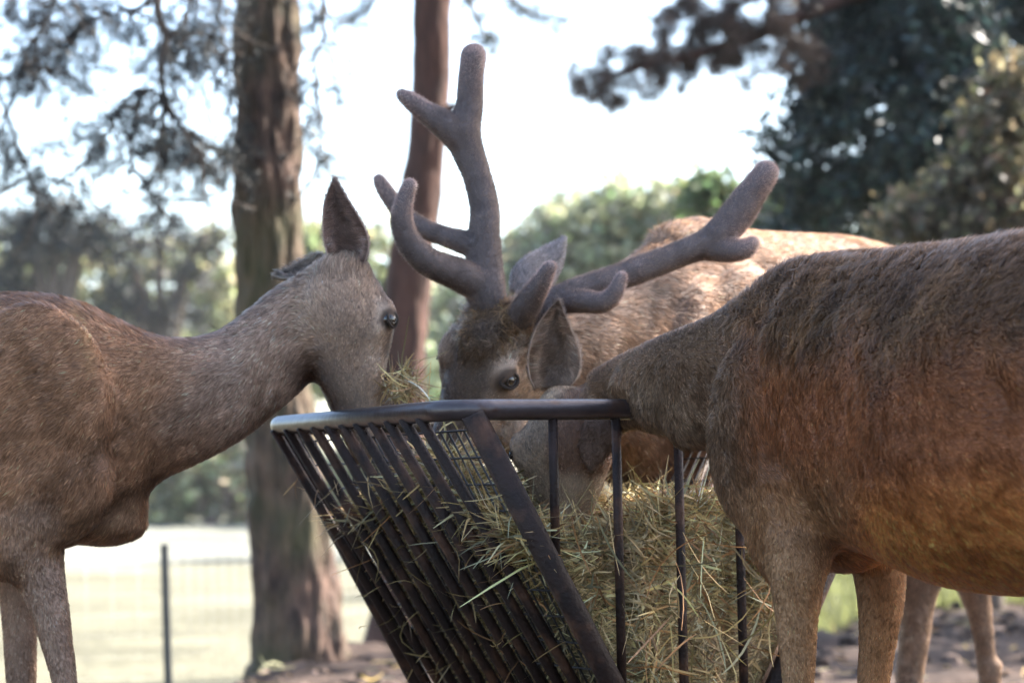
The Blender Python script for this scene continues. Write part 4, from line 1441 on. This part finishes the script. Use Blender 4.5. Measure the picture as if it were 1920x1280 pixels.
    for p in (fA, fB): hoof(root, (p[0], p[1], 0), (1, 0, 0))
    for d in (4.42, 4.74):
        ft = P(-700, 1600, d); hoof(root, (ft[0], ft[1], 0), (1, 0, 0))


def build_right_deer():
    def Lv(a):
        a = math.radians(a)
        return np.array([math.cos(a), math.sin(a), 0.0])
    S = [(2700, 560, 2680, 880, 3.0, .08, 45), (2560, 450, 2540, 990, 3.08, .2, 45), (2330, 415, 2310, 1080, 3.2, .24, 45), (2120, 420, 2100, 1112, 3.34, .265, 45), (1960, 437, 1940, 1118, 3.46, .265, 45),
         (1830, 455, 1810, 1104, 3.57, .24, 45), (1730, 466, 1720, 1072, 3.66, .205, 46), (1640, 475, 1640, 1040, 3.74, .175, 48), (1560, 480, 1560, 1025, 3.81, .15, 52), (1480, 498, 1490, 985, 3.88, .125, 58),
         (1410, 545, 1420, 920, 3.93, .105, 64), (1350, 582, 1355, 862, 3.97, .09, 70), (1290, 608, 1290, 832, 4.02, .084, 74), (1225, 634, 1225, 815, 4.12, .078, 76), (1160, 665, 1180, 810, 4.26, .07, 76), (1100, 700, 1150, 830, 4.34, .06, 74)]
    V, f, ax = loft([(P(a, b, d), P(c, e, d), w, Lv(l)) for a, b, c, e, d, w, l in S], 32, 5)
    parts = [(V, f, -ax, 0)]
    ho = P(1034, 745, 4.37)
    fr = frame((-0.06, 0.05, -1.0), (-0.66, 0.75, 0.0))
    parts += head_parts(ho, fr, 1.0)
    X = np.array([Lv(-45), Lv(45), [0, 0, 1.0]])
    for (x, y, d, r) in ((1420, 820, 3.80, (.10, .05, .16)), (1470, 930, 3.76, (.085, .05, .15)), (1540, 700, 3.70, (.12, .05, .16)), (1500, 1010, 3.755, (.06, .05, .1)), (1250, 755, 4.09, (.055, .05, .06)), (1185, 722, 4.19, (.04, .05, .03)), (1290, 760, 3.99, (.06, .035, .08)), (1585, 1010, 3.83, (.09, .07, .055)),
                         (1690, 780, 3.94, (.12, .05, .18)), (2000, 800, 3.26, (.2, .06, .2)), (2120, 820, 3.15, (.16, .06, .2)), (2420, 800, 2.92, (.2, .07, .24)), (2560, 800, 3.2, (.2, .07, .24)), (1990, 955, 3.29, (.09, .05, .07)),
                         (1545, 560, 3.78, (.09, .05, .06))):
        V, f = ellip(P(x, y, d), X, r)
        parts.append((V, f, np.tile([.6, -.3, -.7], (len(V), 1)), 0))
    low = [.036, .021, .023, .021]
    feet = []

    def leg(pts, radpx, d, foot_px, kz=.33, rads=low):
        q = path(*[(x, y, d) for x, y in pts])
        q[0] = q[0] + np.array([0.03, 0.09, 0.02])
        ft = P(foot_px, 1500, d)
        feet.append((ft[0], ft[1], 0))
        parts.append(shank(q, np.array(radpx) * d / FPX, (ft[0], ft[1], 0), kz, rads, (0, 0, 0)))
    leg([(1478, 960), (1492, 1040), (1494, 1120), (1495, 1200), (1497, 1290), (1498, 1340)], [80, 62, 51, 42, 35, 32], 3.72, 1500)
    leg([(1640, 960), (1648, 1040), (1652, 1120), (1646, 1200), (1636, 1290), (1633, 1340)], [70, 58, 50, 41, 35, 32], 3.90, 1632)
    for x, d in ((2430, 2.98), (2600, 3.2)):
        leg([(x, 900), (x + 10, 1060), (x + 90, 1250), (x + 120, 1380)], [150, 110, 60, 44], d, x + 100, .4, [.03, .021, .023, .021])
    V, f = tube(path((2690, 560, 3.0), (2730, 620, 3.0), (2735, 720, 3.0)), [.03, .03, .015], 10, 3, True)
    parts.append((V, f, np.tile([0, 0, -1.], (len(V), 1)), 0))

    def colour(V, pid):
        q = proj(V)
        n = fnoise(V, 5, 14, 3); n2 = fnoise(V, 16, 17, 2)
        c = np.tile([0.185, 0.088, 0.05], (len(V), 1))
        back = sstep(760, 560, q[:, 1] + 60 * n)
        c = mix(c, [0.098, 0.062, 0.037], 0.9 * back)
        c = mix(c, [0.22, 0.14, 0.085], 0.4 * back * sstep(0.15, 0.7, n2))
        belly = sstep(860, 1000, q[:, 1] + 40 * n) * sstep(1560, 1660, q[:, 0])
        c = mix(c, [0.43, 0.205, 0.095], 0.9 * belly)
        c = mix(c, [0.20, 0.128, 0.078], 0.8 * sstep(820, 960, q[:, 1]) * sstep(1640, 1540, q[:, 0]))
        neck = sstep(1430, 1330, q[:, 0] + 20 * n)
        c = mix(c, [0.125, 0.09, 0.064], 0.8 * neck)
        lobe = np.exp(-(((q[:, 0] - 1215) / 60) ** 2 + ((q[:, 1] - 745) / 50) ** 2)) + np.exp(-(((q[:, 0] - 1290) / 50) ** 2 + ((q[:, 1] - 800) / 50) ** 2))
        c = mix(c, [0.17, 0.132, 0.1], 0.75 * np.clip(lobe, 0, 1))
        c = mix(c, [0.215, 0.148, 0.098], 0.8 * pid[:, 3] * sstep(980, 1080, q[:, 1]))
        c = mix(c, [0.24, 0.19, 0.145], 0.85 * pid[:, 2])
        A, N, Lh = fr
        t = (V - ho) @ A; nn = (V - ho) @ N
        c = mix(c, [0.085, 0.048, 0.032], pid[:, 2] * sstep(-0.05, -0.085, nn) * sstep(0.15, 0.12, t) * 0.9)
        c = c * (1 + 0.22 * n + 0.12 * n2)[:, None]
        frz = sstep(840, 600, q[:, 1] + 60 * n) * sstep(1320, 1420, q[:, 0])
        lens = 0.85 + 0.75 * frz - 0.42 * pid[:, 3] - 0.4 * pid[:, 2]
        friz = 0.09 + 0.38 * frz * (0.7 + 0.5 * n2)
        return c, lens, friz

    gl = P(1600, 900, 3.75)
    root = make_deer('nearest shaggy brown deer on the right with its head down inside the rack', parts, 0.009, 11, colour,
                     dict(density=210000, length=0.0145, radius=0.00042, seed=202, a0=0.8, a1=1.3), (gl[0], gl[1], 0),
                     [(ho + fr[0] * 0.105 + fr[1] * 0.022 + fr[2] * s * 0.05, fr[2] * s + fr[1] * 0.5, 0.009, fr[1] - fr[0] * 0.3) for s in (-1, 1)])
    A, N, Lh = fr
    for s in (-1, 1):
        b = ho - A * 0.0 + N * 0.0 + Lh * s * 0.06
        if s > 0: ear(root, P(1128, 782, 4.25), P(1112, 884, 4.235), (0.25, 1, 0.1), width=0.036, cup=0.016, seed=9, inner=(0.09, 0.06, 0.045), outer=(0.075, 0.044, 0.03))
        if s < 0: ear(root, b, b + nrm(Lh * s * 0.8 - A * 0.15 + N * -0.4) * 0.16, (-0.2, 0.1, -1), width=0.04, seed=8, inner=(0.12, 0.09, 0.07), outer=(0.1, 0.075, 0.06))
    for p in feet: hoof(root, p, (-0.7, 0.7, 0))


def build_stag():
    L = nrm(np.array([0.79, -0.61, 0.0]))
    L2 = nrm(np.array([0.75, -0.5, -0.25]))
    S = [(1720, 540, 1710, 760, 6.05, .08, L), (1655, 470, 1650, 950, 5.92, .18, L), (1560, 443, 1560, 1050, 5.7, .235, L), (1460, 438, 1460, 1085, 5.5, .25, L), (1370, 430, 1370, 1080, 5.34, .23, L),
         (1300, 410, 1300, 1060, 5.2, .17, L), (1240, 455, 1225, 980, 5.08, .135, L), (1165, 500, 1150, 880, 4.97, .12, L), (1100, 545, 1090, 815, 4.86, .1, L), (1040, 565, 1030, 770, 4.77, .085, L2), (985, 575, 985, 720, 4.7, .06, L2)]
    V, f, ax = loft([(P(a, b, d), P(c, e, d), w, l) for a, b, c, e, d, w, l in S], 32, 5)
    parts = [(V, f, -ax, 0)]
    ho = P(955, 583, 4.66)
    fr = frame((-0.43, -0.10, -0.88), (-0.40, -0.84, 0.26))
    parts += head_parts(ho, fr, 1.22)
    A, N, Lh = fr
    X = np.array([[.61, .79, 0], [.79, -.61, 0], [0, 0, 1.0]])
    for (x, y, d, r) in ((1330, 700, 5.02, (.16, .06, .2)), (1400, 620, 5.1, (.15, .05, .14)), (1600, 700, 5.55, (.2, .07, .2)), (1275, 480, 5.15, (.09, .07, .07)), (1140, 800, 5.02, (.08, .1, .1))):
        V, f = ellip(P(x, y, d), X, r)
        parts.append((V, f, np.tile([.6, .5, -.5], (len(V), 1)), 0))
    # pedicles and the hairy crown between them
    for s_, q in ((-1, (916, 568, 4.62)), (1, (996, 596, 4.62))):
        V, f = tube([ho + N * 0.0 + Lh * s_ * 0.035 + A * 0.05, P(*q) + np.array([0, 0.012, -0.015]), P(*q)], [.05, .037, .032], 14)
        parts.append((V, f, np.tile(A, (len(V), 1)), 2))
    for q, r in (((955, 600, 4.62), (.055, .05, .04)), ((905, 640, 4.60), (.05, .045, .05)), ((962, 805, 4.68), (.05, .06, .06))):
        V, f = ellip(P(*q), np.eye(3), r)
        parts.append((V, f, np.tile(A, (len(V), 1)), 2))
    low = [.036, .022, .024, .022]
    feet = []
    for x, d, dx in ((1255, 5.1, 0), (1400, 5.25, 0)):
        q = path((x + 20, 930, d), (x + 30, 1050, d), (x + 30, 1180, d), (x + 30, 1290, d))
        ft = P(x + 30, 1480, d); feet.append((ft[0], ft[1], 0))
        parts.append(shank(q, [.09, .065, .048, .042], (ft[0], ft[1], 0), .36, low, (0, 0, 0)))
    q = path((1700, 860, 5.75), (1735, 1000, 5.75), (1722, 1110, 5.75), (1716, 1180, 5.75), (1704, 1280, 5.75))
    ft = P(1690, 1460, 5.75); feet.append((ft[0], ft[1], 0))
    parts.append(shank(q, [.15, .09, .048, .04, .034], (ft[0], ft[1], 0), .3, low, (0, 0, 0)))
    q = path((1760, 820, 6.1), (1790, 980, 6.1), (1828, 1110, 6.1), (1842, 1180, 6.1), (1856, 1280, 6.1))
    ft = P(1862, 1460, 6.1); feet.append((ft[0], ft[1], 0))
    parts.append(shank(q, [.13, .08, .042, .03, .026], (ft[0], ft[1], 0), .3, low, (0, 0, 0)))
    V, f = tube(path((1715, 540, 6.05), (1745, 580, 6.1), (1750, 650, 6.12)), [.03, .03, .015], 10, 3, True)
    parts.append((V, f, np.tile([0, 0, -1.], (len(V), 1)), 0))

    def colour(V, pid):
        q = proj(V)
        n = fnoise(V, 5, 24, 3); n2 = fnoise(V * np.array([0.6, 0.6, 1.6]), 16, 27, 2)
        c = np.tile([0.235, 0.172, 0.135], (len(V), 1))
        c = mix(c, [0.11, 0.078, 0.06], 0.75 * sstep(0.0, 0.6, n2))
        c = mix(c, [0.17, 0.12, 0.085], 0.7 * np.exp(-(((q[:, 0] - 1240) / 80) ** 2 + ((q[:, 1] - 440) / 40) ** 2)))
        c = mix(c, [0.20, 0.16, 0.13], 0.7 * pid[:, 3])
        hd = sstep(0.15, 0.6, pid[:, 2])
        t = (V - ho) @ A / 1.22; nn = (V - ho) @ N / 1.22; l = (V - ho) @ Lh / 1.22
        h = np.tile([0.27, 0.21, 0.168], (len(V), 1))
        top = sstep(0.02, 0.05, nn)
        h = mix(h, [0.05, 0.035, 0.026], 0.85 * sstep(0.052, 0.03, np.abs(l)) * sstep(-0.02, 0.02, nn))
        h = mix(h, [0.36, 0.30, 0.26], 0.8 * np.exp(-(((t - 0.07) / 0.03) ** 2 + ((np.abs(l) - 0.07) / 0.025) ** 2)))
        h = mix(h, [0.05, 0.036, 0.03], 0.7 * np.exp(-(((t - 0.125) / 0.018) ** 2 + ((np.abs(l) - 0.055) / 0.018) ** 2)))
        h = mix(h, [0.20, 0.135, 0.08], 0.85 * sstep(0.10, 0.06, t) * sstep(0.08, 0.05, np.abs(l)) * sstep(-0.02, 0.02, nn) * sstep(-0.3, 0.3, fnoise(V, 40, 3, 2)))
        c = mix(c, [0.2, 0.15, 0.12], 0.8 * sstep(1130, 1060, q[:, 0]) * (1 - hd))
        c = c * (1 - hd[:, None]) + h * hd[:, None]
        c = c * (1 + 0.2 * n)[:, None]
        curly = hd * sstep(0.10, 0.065, t) * sstep(0.075, 0.055, np.abs(l)) * sstep(-0.02, 0.02, nn)
        hump = np.exp(-(((q[:, 0] - 1230) / 60) ** 2 + ((q[:, 1] - 440) / 50) ** 2))
        lens = 1.0 - 0.6 * hd - 0.4 * pid[:, 3] + 1.15 * curly + 0.6 * hump
        friz = 0.2 + 0.9 * curly + 0.4 * hump
        return c, lens, friz

    gl = P(1300, 900, 5.2)
    root = make_deer('stag with velvet covered antlers in the middle, looking over the rack rim', parts, 0.009, 11, colour,
                     dict(density=170000, length=0.018, radius=0.0005, seed=303, a0=0.8, a1=1.3), (gl[0], gl[1], 0),
                     [(ho + (fr[0] * 0.108 + fr[1] * 0.012 + fr[2] * s * 0.05) * 1.22, fr[2] * s * 0.85 + fr[1] * 0.5, 0.0195 if s > 0 else 0.012, fr[1] * 0.6 - fr[0] * 0.6 + fr[2] * s * 0.1) for s in (1, -1)])
    ear(root, P(1030, 732, 4.60), P(1048, 564, 4.55), (0.10, -1, 0.15), width=0.052, cup=0.02, inner=(0.20, 0.135, 0.10), outer=(0.13, 0.10, 0.085), seed=11, fur_len=0.014)
    ear(root, P(975, 560, 4.78), P(1056, 446, 4.84), (-0.2, 0.8, 0.3), width=0.045, cup=0.025, inner=(0.15, 0.11, 0.09), outer=(0.15, 0.125, 0.12), seed=12)
    for p in feet: hoof(root, p, (-.6, -.8, 0))

    def antler(chains, seed):
        pr = []
        for ch in chains:
            pts = [P(x, y, d) for x, y, r, d in ch]
            rad = [(r - 2.3) * d / FPX for x, y, r, d in ch]
            pr.append(tube(pts, rad, 16, 6, True))
        me = remesh(pr, 0.005, 4)
        V = mverts(me)
        n = fnoise(V, 22, seed, 3)
        nrmls = np.empty(len(V) * 3, np.float32); me.vertices.foreach_get('normal', nrmls)
        V2 = V + nrmls.reshape(-1, 3) * (n * 0.0013)[:, None]
        me.vertices.foreach_set('co', V2.astype(np.float32).ravel())
        me.materials.append(M['velvet_skin'])
        me.update()
        o = bpy.data.objects.new('antler', me)
        link(o, root)
        c = np.tile([0.19, 0.142, 0.118], (len(V), 1)) * (1 + 0.3 * n + 0.3 * fnoise(V * np.array([1, 1, 0.35]), 60, seed + 2, 2))[:, None]
        q = proj(V)
        if FUR:
            tips = np.zeros(len(V))
            for ch in chains:
                e = P(ch[-1][0], ch[-1][1], ch[-1][3])
                tips = np.maximum(tips, np.exp(-(np.linalg.norm(V - e, axis=1) / 0.06) ** 2))
            c = mix(c, [0.46, 0.325, 0.29], 0.9 * tips)
            b = P(960, 570, 4.66)
            c = mix(c, [0.14, 0.105, 0.095], 0.6 * np.exp(-(np.linalg.norm(V - b, axis=1) / 0.1) ** 2))
            d0 = nrm(V - b)
            fur_on(me, 'velvet', o, 650000, 0.0055, 0.00019, d0, c, seed, M['velvet'], 0.22, 0.5, 1.0, None, 3, clump=0.1, colvar=0.2)
            fur_on(me, 'edge_fuzz', o, 150000, 0.0075, 0.00017, d0, np.clip(c * 1.7, 0, 0.7), seed + 5, M['fuzz'], 0.25, 0.2, 0.6, None, 3, clump=0.1, colvar=0.2)
        return o

    antler([
        [(921, 572, 33, 4.62), (910, 545, 39, 4.62), (908, 500, 36, 4.63), (908, 440, 31, 4.64), (909, 390, 29, 4.65), (896, 335, 28, 4.66), (878, 285, 31, 4.67), (870, 245, 33, 4.67), (880, 200, 27, 4.68), (883, 150, 25, 4.68), (887, 106, 25, 4.68)],
        [(872, 268, 32, 4.67), (838, 236, 29, 4.66), (800, 212, 22, 4.66), (768, 188, 17, 4.66), (753, 178, 13, 4.66)],
        [(905, 535, 34, 4.62), (855, 512, 32, 4.58), (805, 492, 28, 4.54), (767, 455, 25, 4.52), (753, 410, 22, 4.51), (760, 370, 17, 4.51), (768, 348, 15, 4.51)],
        [(905, 465, 28, 4.63), (850, 448, 21, 4.66), (800, 430, 19, 4.69), (755, 400, 19, 4.71), (725, 362, 17, 4.72), (711, 337, 13, 4.72)],
    ], 401)
    antler([
        [(992, 598, 30, 4.62), (1020, 577, 30, 4.62), (1065, 552, 27, 4.62), (1130, 530, 27, 4.63), (1200, 505, 26, 4.64), (1270, 478, 25, 4.66), (1330, 452, 28, 4.67), (1375, 412, 33, 4.68), (1410, 362, 29, 4.69), (1436, 325, 25, 4.69)],
        [(1320, 462, 27, 4.67), (1365, 470, 23, 4.66), (1398, 466, 20, 4.65), (1410, 455, 15, 4.65)],
        [(972, 600, 28, 4.60), (990, 570, 27, 4.55), (1012, 535, 21, 4.51), (1026, 508, 16, 4.49), (1032, 500, 14, 4.49)],
        [(1045, 565, 25, 4.62), (1095, 565, 23, 4.58), (1130, 567, 21, 4.56), (1153, 548, 18, 4.55), (1165, 520, 14, 4.55)],
    ], 402)


build_left_deer()
build_right_deer()
build_stag()


# ------------------------------------------------------------------ air
def build_haze():
    V = np.array([[x, y, z] for z in (-2.2, 15.0) for y in (-62, 235) for x in (-205, 205)], float)
    f = [(0, 2, 3, 1), (4, 5, 7, 6), (0, 1, 5, 4), (2, 6, 7, 3), (0, 4, 6, 2), (1, 3, 7, 5)]
    m = bpy.data.materials.new('haze')
    m.use_nodes = True
    nt = m.node_tree
    nt.nodes.remove(nt.nodes['Principled BSDF'])
    v = nd(nt, 'ShaderNodeVolumePrincipled')
    v.inputs['Color'].default_value = (0.93, 0.96, 1.0, 1)
    v.inputs['Density'].default_value = HAZE
    nt.links.new(v.outputs[0], nt.nodes['Material Output'].inputs['Volume'])
    o = mobj('haze', V, f, m, None, False)
    o['kind'] = 'stuff'


HAZE = 0.00025
build_haze()
